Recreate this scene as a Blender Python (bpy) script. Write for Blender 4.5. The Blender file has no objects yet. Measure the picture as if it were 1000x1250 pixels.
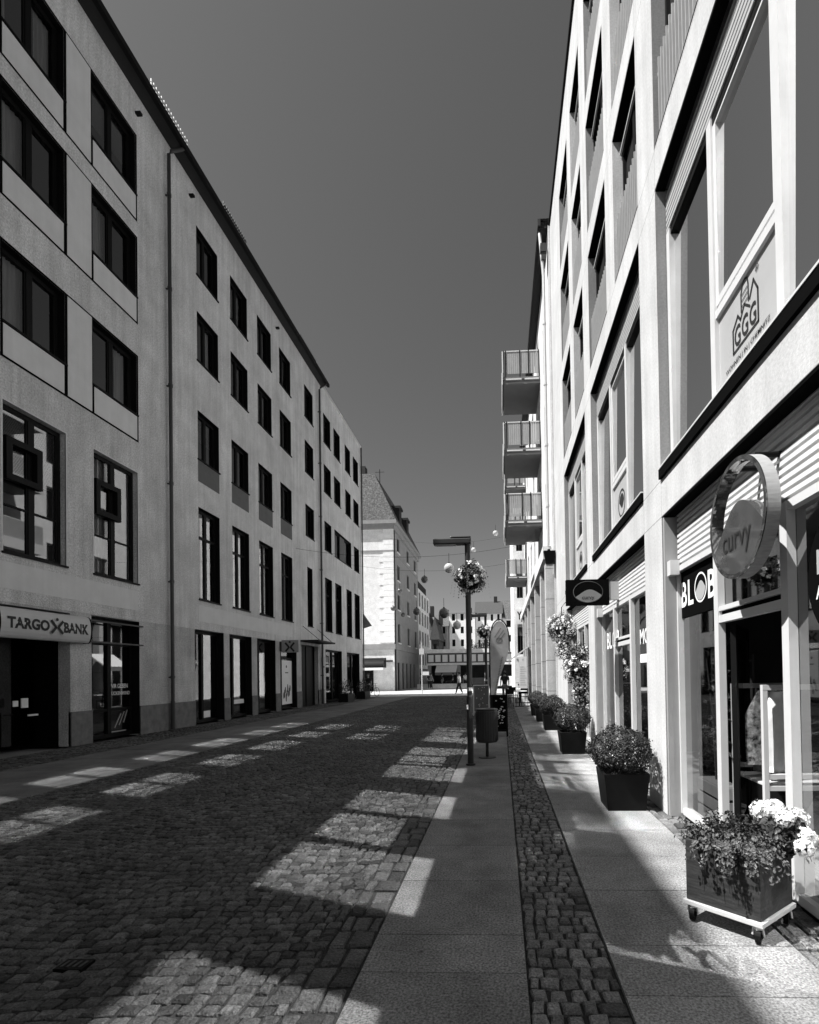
import bpy, bmesh, math, random
from mathutils import Vector, Matrix
PI = math.pi
rnd = random.Random(7)
S = bpy.context.scene
COL = S.collection
# ------------------------------------------------------------------ helpers
ORG = {}
def origin_of(o):
    v = Vector((0, 0, 0))
    while o is not None:
        v = v + Vector(o.location); o = o.parent
    return v
def tag(o, label=None, cat=None, group=None, kind=None):
    if label: o['label'] = label
    if cat: o['category'] = cat
    if group: o['group'] = group
    if kind: o['kind'] = kind
    return o
def thing(name, label, cat, loc=(0, 0, 0), group=None, kind=None):
    o = bpy.data.objects.new(name, None); COL.objects.link(o)
    o.location = loc; o.empty_display_size = .2
    return tag(o, label, cat, group, kind)
class MB:
    def __init__(s): s.v = []; s.f = []; s.t = []
    def add(s, vs, fs, tone=.5):
        b = len(s.v); s.v.extend(vs)
        for f in fs: s.f.append(tuple(i + b for i in f)); s.t.append(tone)
        return s
    def quad(s, a, b, c, d, tone=.5): return s.add([a, b, c, d], [(0, 1, 2, 3)], tone)
    def box(s, x0, x1, y0, y1, z0, z1, tone=.5):
        return s.add([(x0, y0, z0), (x1, y0, z0), (x1, y1, z0), (x0, y1, z0), (x0, y0, z1), (x1, y0, z1), (x1, y1, z1), (x0, y1, z1)],
                     [(3, 2, 1, 0), (4, 5, 6, 7), (0, 1, 5, 4), (1, 2, 6, 5), (2, 3, 7, 6), (3, 0, 4, 7)], tone)
    def hexa(s, p, tone=.5):
        return s.add(list(p), [(3, 2, 1, 0), (4, 5, 6, 7), (0, 1, 5, 4), (1, 2, 6, 5), (2, 3, 7, 6), (3, 0, 4, 7)], tone)
    def prism(s, poly, f0, f1, tone=.5):
        n = len(poly)
        vs = [f0(*p) for p in poly] + [f1(*p) for p in poly]
        fs = [tuple(range(n))[::-1], tuple(range(n, 2 * n))] + [(i, (i + 1) % n, n + (i + 1) % n, n + i) for i in range(n)]
        return s.add(vs, fs, tone)
    def tube(s, pts, r, n=8, tone=.5, caps=True):
        pts = [Vector(p) for p in pts]; rs = r if isinstance(r, (list, tuple)) else [r] * len(pts)
        vs = []; fs = []
        for i, p in enumerate(pts):
            d = (pts[min(i + 1, len(pts) - 1)] - pts[max(i - 1, 0)]).normalized()
            u = d.cross(Vector((0, 0, 1)) if abs(d.z) < .95 else Vector((1, 0, 0))).normalized(); w = d.cross(u)
            for k in range(n):
                a = 2 * PI * k / n; vs.append(tuple(p + (u * math.cos(a) + w * math.sin(a)) * rs[i]))
        for i in range(len(pts) - 1):
            for k in range(n): fs.append((i * n + k, i * n + (k + 1) % n, (i + 1) * n + (k + 1) % n, (i + 1) * n + k))
        if caps: fs.append(tuple(range(n))[::-1]); fs.append(tuple(range((len(pts) - 1) * n, len(pts) * n)))
        return s.add(vs, fs, tone)
    def lathe(s, prof, c=(0, 0, 0), n=24, tone=.5):
        vs = []; fs = []; m = len(prof)
        for k in range(n):
            a = 2 * PI * k / n
            for r, z in prof: vs.append((c[0] + r * math.cos(a), c[1] + r * math.sin(a), c[2] + z))
        for k in range(n):
            for i in range(m - 1):
                fs.append((k * m + i, ((k + 1) % n) * m + i, ((k + 1) % n) * m + i + 1, k * m + i + 1))
        return s.add(vs, fs, tone)
    def build(s, name, mat, parent=None, smooth=False, tone=False, bevel=0):
        me = bpy.data.meshes.new(name)
        o = bpy.data.objects.new(name, me)
        if parent is not None:
            og = origin_of(parent); o.parent = parent
            vs = [(x - og.x, y - og.y, z - og.z) for x, y, z in s.v]
        else: vs = s.v
        me.from_pydata(vs, [], s.f); me.materials.append(mat)
        if smooth: me.polygons.foreach_set('use_smooth', [True] * len(me.polygons))
        if tone:
            at = me.attributes.new('tone', 'FLOAT', 'FACE'); at.data.foreach_set('value', s.t)
        me.update(); COL.objects.link(o)
        if bevel:
            b = o.modifiers.new('edge', 'BEVEL'); b.width = bevel; b.segments = 2; b.limit_method = 'ANGLE'
        return o
def recentre(o):
    """move a one-mesh thing's origin to its base"""
    vs = [v.co.copy() for v in o.data.vertices]
    c = Vector(((min(v.x for v in vs) + max(v.x for v in vs)) / 2, (min(v.y for v in vs) + max(v.y for v in vs)) / 2, min(v.z for v in vs)))
    for v in o.data.vertices: v.co -= c
    o.location = c
    return o
def copy_tree(o, parent=None):
    c = o.copy(); COL.objects.link(c); c.parent = parent
    for ch in list(o.children): copy_tree(ch, c)
    return c
def holes_wall(mb, mp, u0, u1, v0, v1, holes, depth):
    us = sorted({u0, u1, *[h[0] for h in holes], *[h[1] for h in holes]}); vs = sorted({v0, v1, *[h[2] for h in holes], *[h[3] for h in holes]})
    us = [u for u in us if u0 <= u <= u1]; vs = [v for v in vs if v0 <= v <= v1]
    for i in range(len(us) - 1):
        cu = (us[i] + us[i + 1]) / 2
        for j in range(len(vs) - 1):
            cv = (vs[j] + vs[j + 1]) / 2
            if any(h[0] < cu < h[1] and h[2] < cv < h[3] for h in holes): continue
            mb.quad(mp(us[i], vs[j], 0), mp(us[i + 1], vs[j], 0), mp(us[i + 1], vs[j + 1], 0), mp(us[i], vs[j + 1], 0))
    for a, b, c, d in holes:
        D = -depth
        mb.quad(mp(a, c, 0), mp(a, d, 0), mp(a, d, D), mp(a, c, D)); mb.quad(mp(b, d, 0), mp(b, c, 0), mp(b, c, D), mp(b, d, D))
        mb.quad(mp(a, d, 0), mp(b, d, 0), mp(b, d, D), mp(a, d, D))
        if c > v0 + 1e-4: mb.quad(mp(b, c, 0), mp(a, c, 0), mp(a, c, D), mp(b, c, D))
# ------------------------------------------------------------------ materials (the place is photographed in black and white: all greys)
def newmat(n):
    m = bpy.data.materials.new(n); m.use_nodes = True
    return m, m.node_tree.nodes, m.node_tree.links
def G(c): return (c, c, c, 1)
def M(name, c, rough=.8, var=0., scale=4., stretch=(1, 1, 1), bump=0., bscale=40., spec=.3, metal=0., tone=0., fine=0., fscale=120., streak=0., big=0., spots=0.):
    m, N, L = newmat(name); b = N['Principled BSDF']
    b.inputs['Roughness'].default_value = rough; b.inputs['Specular IOR Level'].default_value = spec; b.inputs['Metallic'].default_value = metal
    b.inputs['Base Color'].default_value = G(c)
    if not (var or big or bump or tone or fine or streak): return m
    tc = N.new('ShaderNodeTexCoord'); mp = N.new('ShaderNodeMapping'); L.new(tc.outputs['Object'], mp.inputs[0]); mp.inputs['Scale'].default_value = stretch
    val = None
    def mul(a, bb):
        if a is None: return bb
        x = N.new('ShaderNodeMath'); x.operation = 'MULTIPLY'; L.new(a, x.inputs[0]); L.new(bb, x.inputs[1]); return x.outputs[0]
    def noise(vec, sc, lo, hi, det=5, rg=.6, a=.32, bq=.68):
        n = N.new('ShaderNodeTexNoise'); n.inputs['Scale'].default_value = sc; n.inputs['Detail'].default_value = det; n.inputs['Roughness'].default_value = rg
        L.new(vec, n.inputs['Vector']); r = N.new('ShaderNodeMapRange'); r.inputs[1].default_value = a; r.inputs[2].default_value = bq; r.inputs[3].default_value = lo; r.inputs[4].default_value = hi
        L.new(n.outputs[0], r.inputs[0]); return r.outputs[0]
    if var: val = mul(val, noise(mp.outputs[0], scale, 1 - var, 1 + var))
    if fine: val = mul(val, noise(tc.outputs['Object'], fscale, 1 - fine, 1 + fine, 2, .6))
    if big: val = mul(val, noise(tc.outputs['Object'], .55, 1 - big, 1 + big, 6, .7, .36, .64))
    if spots:
        vo = N.new('ShaderNodeTexVoronoi'); vo.inputs['Scale'].default_value = 3.2; L.new(tc.outputs['Object'], vo.inputs['Vector'])
        r = N.new('ShaderNodeMapRange'); r.inputs[1].default_value = .035; r.inputs[2].default_value = .07; r.inputs[3].default_value = 1 - spots; r.inputs[4].default_value = 1; L.new(vo.outputs['Distance'], r.inputs[0]); val = mul(val, r.outputs[0])
    if streak:
        m2 = N.new('ShaderNodeMapping'); L.new(tc.outputs['Object'], m2.inputs[0]); m2.inputs['Scale'].default_value = (3, 3, .15)
        val = mul(val, noise(m2.outputs[0], 1.6, 1 - streak, 1 + streak * .5, 4, .65))
    if tone:
        at = N.new('ShaderNodeAttribute'); at.attribute_name = 'tone'
        r = N.new('ShaderNodeMapRange'); r.inputs[3].default_value = 1 - tone; r.inputs[4].default_value = 1 + tone; L.new(at.outputs['Fac'], r.inputs[0]); val = mul(val, r.outputs[0])
    if val is not None:
        x = N.new('ShaderNodeMath'); x.operation = 'MULTIPLY'; x.inputs[1].default_value = c; L.new(val, x.inputs[0]); x.use_clamp = True
        cb = N.new('ShaderNodeCombineColor'); [L.new(x.outputs[0], cb.inputs[i]) for i in range(3)]
        L.new(cb.outputs[0], b.inputs['Base Color'])
    if bump:
        n = N.new('ShaderNodeTexNoise'); n.inputs['Scale'].default_value = bscale; n.inputs['Detail'].default_value = 4; L.new(tc.outputs['Object'], n.inputs['Vector'])
        bp = N.new('ShaderNodeBump'); bp.inputs['Strength'].default_value = 1; bp.inputs['Distance'].default_value = bump; L.new(n.outputs[0], bp.inputs['Height']); L.new(bp.outputs[0], b.inputs['Normal'])
    return m
def glass(name, fac, rough, tint=.85, fresnel=0):
    m, N, L = newmat(name); out = N['Material Output']; N.remove(N['Principled BSDF'])
    t = N.new('ShaderNodeBsdfTransparent'); t.inputs[0].default_value = G(tint)
    g = N.new('ShaderNodeBsdfGlossy'); g.inputs['Color'].default_value = G(.95); g.inputs['Roughness'].default_value = rough
    x = N.new('ShaderNodeMixShader'); x.inputs[0].default_value = fac
    if fresnel:
        f = N.new('ShaderNodeFresnel'); f.inputs[0].default_value = fresnel
        L.new(f.outputs[0], x.inputs[0])
    L.new(t.outputs[0], x.inputs[1]); L.new(g.outputs[0], x.inputs[2]); L.new(x.outputs[0], out.inputs[0])
    return m
def joints(m, axis, at, w=.006, dark=.35):
    """thin dark panel joints: multiplies the base colour near given object coordinates"""
    N, L = m.node_tree.nodes, m.node_tree.links; b = N['Principled BSDF']
    tc = N.new('ShaderNodeTexCoord'); sp = N.new('ShaderNodeSeparateXYZ'); L.new(tc.outputs['Object'], sp.inputs[0])
    src = b.inputs['Base Color'].links[0].from_socket
    for a in at:
        d = N.new('ShaderNodeMath'); d.operation = 'COMPARE'; d.inputs[1].default_value = a; d.inputs[2].default_value = w; L.new(sp.outputs[axis], d.inputs[0])
        mx = N.new('ShaderNodeMix'); mx.data_type = 'RGBA'; mx.blend_type = 'MULTIPLY'; L.new(d.outputs[0], mx.inputs[0]); L.new(src, mx.inputs[6]); mx.inputs[7].default_value = G(dark); src = mx.outputs[2]
    L.new(src, b.inputs['Base Color'])
    return m
mt = {}
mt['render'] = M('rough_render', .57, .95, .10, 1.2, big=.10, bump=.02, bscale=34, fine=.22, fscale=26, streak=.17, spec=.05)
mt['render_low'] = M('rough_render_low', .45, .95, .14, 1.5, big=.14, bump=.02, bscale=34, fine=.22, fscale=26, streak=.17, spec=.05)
mt['panel_grey'] = M('smooth_render', .60, .9, .05, 2, fine=.05, streak=.05, spec=.1)
mt['plinth'] = M('plinth_stone', .15, .85, .2, 5, fine=.2, fscale=70, spec=.2)
mt['black'] = M('black_frame', .005, .55, spec=.12)
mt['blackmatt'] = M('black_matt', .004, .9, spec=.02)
mt['eave'] = M('eave_paint', .02, .7, .15, 3)
mt['roof'] = M('roof_tile', .06, .8, .25, 8, bump=.02, bscale=30)
mt['grey_metal'] = M('zinc_metal', .025, .5, .15, 4, spec=.5)
mt['light_metal'] = M('light_metal', .5, .4, .05, 6, spec=.5)
mt['white'] = M('white_concrete', .53, .85, .07, 1.4, big=.08, fine=.10, fscale=40, streak=.13, spec=.1, bump=.002, bscale=90)
mt['white_frame'] = M('white_frame', .58, .45, .04, 5, spec=.4)
mt['white_board'] = M('white_board', .75, .5, .03, 4)
mt['reveal'] = M('reveal_panel', .30, .6, .08, 3, spec=.4)
mt['slat'] = M('railing_slat', .40, .55, .06, 9, spec=.4)
mt['louvre'] = M('louvre_slat', .62, .45, .05, 6, spec=.4)
mt['grey_panel'] = M('grey_panel', .38, .5, .04, 3, spec=.4)
mt['mid_panel'] = M('mid_grey_panel', .10, .7, .1, 3)
mt['glass_r'] = glass('window_glass', .86, .022, .4)
mt['glass_shop'] = glass('shop_glass', .46, .022, .8)
mt['dull_pane'] = M('no_glint_pane', .012, .8, spec=.1)  # dull stand-in for glass, added so these windows reflect no sun patches
mt['glass_flat'] = glass('flat_glass', .95, .022, .4)
mt['glass_l'] = glass('old_window_glass', .1, .02, .85, 2.6)
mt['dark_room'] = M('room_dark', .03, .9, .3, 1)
mt['curtain'] = M('curtain', .55, .9, .15, 3, stretch=(6, 6, .3))
mt['cobble'] = M('granite_sett', .060, .7, .3, 9, big=.35, bump=.016, bscale=48, tone=.7, fine=.5, fscale=90, spec=.4)
mt['cobble_l'] = M('granite_sett_pale', .11, .7, .3, 9, bump=.014, bscale=48, tone=.65, fine=.5, fscale=90, spec=.4)
mt['joint'] = M('joint_sand', .025, .95, .3, 12, bump=.01, bscale=60)
mt['slab'] = M('granite_slab', .145, .8, .22, 2.4, big=.28, spots=.4, tone=.10, fine=.6, fscale=75, bump=.003, bscale=110, spec=.25)
mt['slab_pale'] = M('granite_slab_pale', .235, .8, .2, 2.4, big=.3, spots=.45, tone=.09, fine=.55, fscale=75, bump=.003, bscale=110, spec=.25)
mt['slab_dark'] = M('granite_slab_dark', .12, .8, .15, 2.2, big=.25, spots=.4, tone=.12, fine=.4, fscale=150, spec=.3)
mt['plaza'] = M('plaza_stone', .42, .85, .15, 1.5, fine=.2, fscale=40)
mt['earth'] = M('earth', .2, .95, .2, .3)
mt['leaf'] = M('box_leaf', .026, .55, tone=.8, spec=.3)
mt['leaf_l'] = M('trailing_leaf', .075, .6, tone=.8, spec=.25)
mt['petal'] = M('white_petal', .78, .7, tone=.2)
mt['pot'] = M('dark_pot', .006, .5, .3, 5, spec=.15)
mt['wood'] = M('dark_stained_wood', .030, .5, .45, 7, stretch=(1, 1, 9), bump=.003, bscale=30, spec=.4)
mt['post'] = M('lamp_paint', .016, .45, .2, 6, spec=.5)
mt['sign_grey'] = M('sign_grey', .06, .05, .05, 3, spec=.7)
mt['ring_face'] = M('ring_face', .22, .035, .05, 3, spec=.8, metal=.85)
mt['ring_wood'] = M('ring_wood', .32, .6, .15, 6, stretch=(2, 2, 14), spec=.3)
mt['sign_oval'] = M('sign_oval_grey', .20, .5)
mt['sign_face'] = M('sign_face', .45, .35, .05, 2, spec=.4)
mt['sign_mid'] = M('sign_mid', .30, .4, .05, 2)
mt['text_dark'] = M('letter_dark', .02, .6)
mt['text_white'] = M('letter_white', .8, .6)
mt['skin'] = M('skin', .35, .6)
mt['cloth_w'] = M('cloth_white', .75, .9, .1, 12)
mt['cloth_d'] = M('cloth_dark', .03, .9)
mt['cloth_m'] = M('cloth_mid', .2, .9)
mt['hair'] = M('hair', .03, .6)
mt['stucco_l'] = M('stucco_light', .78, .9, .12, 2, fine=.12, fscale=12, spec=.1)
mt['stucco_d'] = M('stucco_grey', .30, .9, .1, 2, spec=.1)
mt['quoin'] = M('quoin_stone', .85, .9, .08, 4)
mt['old_roof'] = M('old_slate', .09, .85, .5, 7, bump=.05, bscale=9, fine=.4, fscale=5)
mt['stone'] = M('facing_stone', .64, .85, .1, 3, fine=.12, fscale=25)
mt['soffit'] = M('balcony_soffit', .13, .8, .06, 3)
mt['globe'] = M('globe_shell', .45, .25, .1, 4, spec=.6)
mt['globe_d'] = M('globe_shell_dark', .10, .25, .1, 4, spec=.6)
mt['floor_in'] = M('shop_floor', .25, .5, .2, 3, stretch=(8, 1, 1))
# ------------------------------------------------------------------ text
def text_poly(txt, offset=0.0, res=3):
    c = bpy.data.curves.new('t', 'FONT'); c.body = txt; c.size = 1; c.offset = offset; c.resolution_u = res; c.fill_mode = 'FRONT'
    o = bpy.data.objects.new('t', c); COL.objects.link(o); bpy.context.view_layer.update()
    me = o.evaluated_get(bpy.context.evaluated_depsgraph_get()).to_mesh()
    vs = [tuple(v.co) for v in me.vertices]; fs = [tuple(p.vertices) for p in me.polygons]
    o.to_mesh_clear(); bpy.data.objects.remove(o); bpy.data.curves.remove(c)
    return vs, fs
def put_text(mb, txt, org, right, up, w, h, offset=.012, norm_push=0.0):
    """fit the text into a box w x h whose lower left corner is org"""
    vs, fs = text_poly(txt, offset)
    x0 = min(v[0] for v in vs); x1 = max(v[0] for v in vs); y0 = min(v[1] for v in vs); y1 = max(v[1] for v in vs)
    R, U, O = Vector(right), Vector(up), Vector(org)
    mb.add([tuple(O + R * ((v[0] - x0) / (x1 - x0) * w) + U * ((v[1] - y0) / (y1 - y0) * h)) for v in vs], fs)
def stroke(mb, pts, wd, org, right, up, closed=False):
    R, U, O = Vector(right), Vector(up), Vector(org)
    pts = pts + [pts[0]] if closed else pts
    for a, b in zip(pts[:-1], pts[1:]):
        d = Vector((b[0] - a[0], b[1] - a[1])); d.normalize(); n = Vector((-d.y, d.x)) * wd / 2; a2 = Vector(a) - d * wd * .4; b2 = Vector(b) + d * wd * .4
        q = [a2 - n, b2 - n, b2 + n, a2 + n]
        mb.add([tuple(O + R * p.x + U * p.y) for p in q], [(0, 1, 2, 3)])
def disc(mb, cx, cy, rx, ry, org, right, up, n=40, inner=0.0):
    R, U, O = Vector(right), Vector(up), Vector(org)
    P = lambda k, s: tuple(O + R * (cx + rx * s * math.cos(2 * PI * k / n)) + U * (cy + ry * s * math.sin(2 * PI * k / n)))
    if inner:
        mb.add([P(k, 1) for k in range(n)] + [P(k, inner) for k in range(n)], [(k, (k + 1) % n, n + (k + 1) % n, n + k) for k in range(n)])
    else: mb.add([P(k, 1) for k in range(n)], [tuple(range(n))])
UP = (0, 0, 1); RL = (0, 1, 0); RR = (0, -1, 0); RF = (1, 0, 0)     # reading directions on the left, right and camera-facing planes
# ------------------------------------------------------------------ foliage
def leafquad(mb, p, n, size, tone, asp=.55):
    n = n.normalized(); u = n.cross(Vector((rnd.uniform(-1, 1), rnd.uniform(-1, 1), rnd.uniform(-1, 1)))).normalized(); w = n.cross(u)
    a = p - u * size * .5; b = p + u * size * .5; c = n * size * .12
    mb.add([tuple(a), tuple(p + w * size * asp * .5 + c), tuple(b), tuple(p - w * size * asp * .5 + c)], [(0, 1, 2, 3)], tone)
def ball_leaves(mb, c, r, n, size, lump=.12, inner=.55, flat=1.0):
    c = Vector(c); ph = [rnd.uniform(0, 6) for _ in range(6)]
    for _ in range(n):
        d = Vector((rnd.gauss(0, 1), rnd.gauss(0, 1), rnd.gauss(0, 1))).normalized()
        k = 1 + lump * (math.sin(4 * d.x + ph[0]) * math.sin(5 * d.y + ph[1]) + .6 * math.sin(9 * d.z + ph[2]) * math.sin(8 * d.x + ph[3]))
        s = rnd.random() ** .35; s = inner + (1 - inner) * s
        if rnd.random() < .035: s = rnd.uniform(1.0, 1.13)
        p = c + Vector((d.x * r[0], d.y * r[1], d.z * r[2])) * k * s
        nn = (d + Vector((rnd.uniform(-1, 1), rnd.uniform(-1, 1), rnd.uniform(-.6, 1.1))) * .8)
        leafquad(mb, p, nn, size * rnd.uniform(.7, 1.3), rnd.random())
def bloom(mb, c, r, n, size):
    c = Vector(c)
    for _ in range(n):
        d = Vector((rnd.gauss(0, 1), rnd.gauss(0, 1), rnd.gauss(0, 1))).normalized()
        leafquad(mb, c + d * r * rnd.uniform(.75, 1), d, size * rnd.uniform(.8, 1.2), rnd.random(), 1.0)
# ------------------------------------------------------------------ ground
def setts(name, mat, x0, x1, y0, y1, px, py, gap=.018, arc=0.0, arcp=5.0, ztop=0.0, tonef=None, jit=.012, along=False):
    mb = MB(); j = 0; y = y0
    while y < y1:
        ph = rnd.uniform(0, px); x = x0 - px
        first = True
        cols = []
        x = x0
        step = px * rnd.uniform(.55, 1.15)
        while x < x1 - .02:
            xe = min(x + step, x1)
            if x1 - xe < px * .45: xe = x1
            cols.append((x, xe)); x = xe; step = px * rnd.uniform(.8, 1.22)
        for a, b in cols:
            oy = lambda xx: arc * math.sin(2 * PI * (xx + 1.2) / arcp) + arc * .35 * math.sin(2 * PI * xx / 1.9 + y * .7)
            g = gap * rnd.uniform(.35, .75); h = ztop + rnd.uniform(-.006, .005); t = .022; ch = rnd.uniform(.010, .016)
            P = [(a + g, y + g + oy(a)), (b - g, y + g + oy(b)), (b - g, y + py - g + oy(b)), (a + g, y + py - g + oy(a))]
            P = [(p[0] + rnd.uniform(-jit, jit), p[1] + rnd.uniform(-jit, jit)) for p in P]
            cx = sum(p[0] for p in P) / 4; cy = sum(p[1] for p in P) / 4
            lo = [(p[0], p[1], ztop - .03) for p in P]; md = [(p[0] * .97 + cx * .03, p[1] * .97 + cy * .03, h - .011) for p in P]
            tx, ty = rnd.uniform(-.04, .04), rnd.uniform(-.04, .04)
            k = 1 - ch / (.5 * min(px, py))
            tp = [((p[0] - cx) * k + cx, (p[1] - cy) * k + cy, h + (p[0] - cx) * tx + (p[1] - cy) * ty) for p in P]
            fs = []
            for q in (0, 4):
                for i in range(4): fs.append((q + i, q + (i + 1) % 4, q + 4 + (i + 1) % 4, q + 4 + i))
            fs.append((8, 9, 10, 11))
            mb.add(lo + md + tp, fs, min(1, max(0, rnd.gauss(.5, .22))) if rnd.random() > .02 else 0)
        y += py
    return tag(mb.build(name, mat, smooth=False, tone=True), kind='structure')
def slabs(name, mat, x0, x1, ys, cols=1, gap=.0016, ztop=0.0):
    mb = MB()
    for a, b in zip(ys[:-1], ys[1:]):
        for c in range(cols):
            xa = x0 + (x1 - x0) * c / cols; xb = x0 + (x1 - x0) * (c + 1) / cols
            z = ztop + rnd.uniform(-.0015, .0015)
            mb.hexa([(xa + gap, a + gap, z - .04), (xb - gap, a + gap, z - .04), (xb - gap, b - gap, z - .04), (xa + gap, b - gap, z - .04),
                     (xa + gap + .002, a + gap + .002, z), (xb - gap - .002, a + gap + .002, z), (xb - gap - .002, b - gap - .002, z), (xa + gap + .002, b - gap - .002, z)], rnd.random())
    return tag(mb.build(name, mat, tone=True), kind='structure')
def frange(a, b, s):
    r = [a]
    while r[-1] < b: r.append(r[-1] + s)
    return r
mb = MB(); mb.quad((-900, -300, -.06), (900, -300, -.06), (900, 2500, -.06), (-900, 2500, -.06)); tag(mb.build('ground', mt['earth']), kind='structure')
mb = MB(); mb.quad((-10.4, -14, -.022), (2.05, -14, -.022), (2.05, 37.0, -.022), (-10.4, 37.0, -.022)); tag(mb.build('joint_bed', mt['joint']), kind='structure')
setts('road', mt['cobble'], -6.53, -1.06, -1.0, 36.4, .094, .082, gap=.011, arc=.10, arcp=5.2, jit=.010)
setts('kerb', mt['cobble'], -1.055, -.80, -2.0, 36.8, .125, .19, gap=.016)
slabs('pavement', mt['slab'], -.79, .112, [-2.1, -1.3, -.5, .3, 1.09, 1.89, 2.69, 3.08, 3.88, 4.68] + frange(5.48, 36, .8))
setts('gutter', mt['cobble_l'], 0.118, .578, -1.0, 36.8, .088, .094, gap=.011, jit=.009)
slabs('pavement', mt['slab_pale'], .584, 1.66, [-2.2, -1.2, -.4, .5, 1.2, 1.9, 2.52, 2.98, 3.72, 4.4] + frange(5.12, 36.5, .78))
setts('gutter', mt['cobble_l'], 1.665, 1.985, -2.0, 16.0, .10, .16, gap=.010, jit=.006)
slabs('pavement', mt['slab_dark'], -8.86, -6.56, frange(-2, 36.4, .62), cols=2)
setts('gutter', mt['cobble'], -10.38, -8.87, 4.0, 36.6, .12, .12, gap=.014)
mb = MB(); mb.quad((-80, 37.0, -.004), (60, 37.0, -.004), (60, 160, -.004), (-80, 160, -.004)); tag(mb.build('plaza', mt['plaza']), kind='structure')
cv = thing('valve_cover', 'small dark iron cover set among the road setts near the camera', 'cover', (-2.42, 2.72, 0)); mb = MB(); mb.box(-2.50, -2.34, 2.67, 2.77, -.02, .006); mb.build('lid', mt['black'], cv); mb = MB()
for k in range(4): mb.box(-2.48 + .035 * k, -2.465 + .035 * k, 2.69, 2.75, .0062, .009)
mb.build('pattern', mt['grey_metal'], cv)
# ------------------------------------------------------------------ left: the long rendered office building
XL = -10.4
lm = lambda u, v, w: (XL + w, u, v)
bldA = thing('office_building', 'long grey rendered office building with dark overhanging eave and a bank below', 'building', (XL - 5, 10, 0))
F = {5: (15.72, 17.45), 4: (12.70, 14.43), 3: (9.24, 10.94), 2: (4.34, 7.55)}
W5 = [(16.80, 18.11), (18.98, 20.29), (21.15, 22.47), (23.32, 24.60)]
bayw = [(9.98, 11.51), (12.33, 13.89)]
winsA = []   # u0,u1,v0,v1,style
for fl, (a, b) in F.items():
    for k, (u0, u1) in enumerate(W5):
        winsA.append((u0, u1, a, b, 'tall' if fl == 2 else 'std'))
    if fl != 2: winsA.append((26.38, 27.60, a, b, 'std'))
    else: winsA.append((26.54, 27.28, a, b, 'slim'))
    for u0, u1 in bayw: winsA.append((u0, u1, a, b, 'bay2' if fl == 2 else 'bay'))
shopsA = [(9.0, 11.61, 0, 3.22), (12.24, 13.93, .02, 3.25), (16.53, 18.32, .02, 3.28), (18.71, 20.42, .02, 3.28), (20.88, 22.62, .02, 3.28), (23.1, 25.0, .02, 3.28), (25.62, 28.02, 0, 3.30)]
mb = MB(); holes_wall(mb, lm, -12, 28.9, 3.28, 18.95, [w[:4] for w in winsA], .30); mb.build('wall', mt['render'], bldA)
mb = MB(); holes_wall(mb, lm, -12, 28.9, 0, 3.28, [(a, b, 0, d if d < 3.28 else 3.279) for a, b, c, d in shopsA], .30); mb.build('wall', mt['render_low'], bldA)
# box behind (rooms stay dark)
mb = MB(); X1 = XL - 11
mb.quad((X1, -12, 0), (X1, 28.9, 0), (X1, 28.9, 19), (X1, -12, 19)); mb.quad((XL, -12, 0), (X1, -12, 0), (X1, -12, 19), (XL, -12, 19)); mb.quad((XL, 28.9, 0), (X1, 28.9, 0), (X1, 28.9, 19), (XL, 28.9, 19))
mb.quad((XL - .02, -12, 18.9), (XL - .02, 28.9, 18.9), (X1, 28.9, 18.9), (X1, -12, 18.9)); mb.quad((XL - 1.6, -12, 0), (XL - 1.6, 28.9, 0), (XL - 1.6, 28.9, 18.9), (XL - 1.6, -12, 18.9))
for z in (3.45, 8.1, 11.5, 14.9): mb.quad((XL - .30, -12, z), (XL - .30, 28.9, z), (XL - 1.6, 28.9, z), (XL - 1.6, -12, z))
mb.build('interior', mt['dark_room'], bldA)
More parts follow.
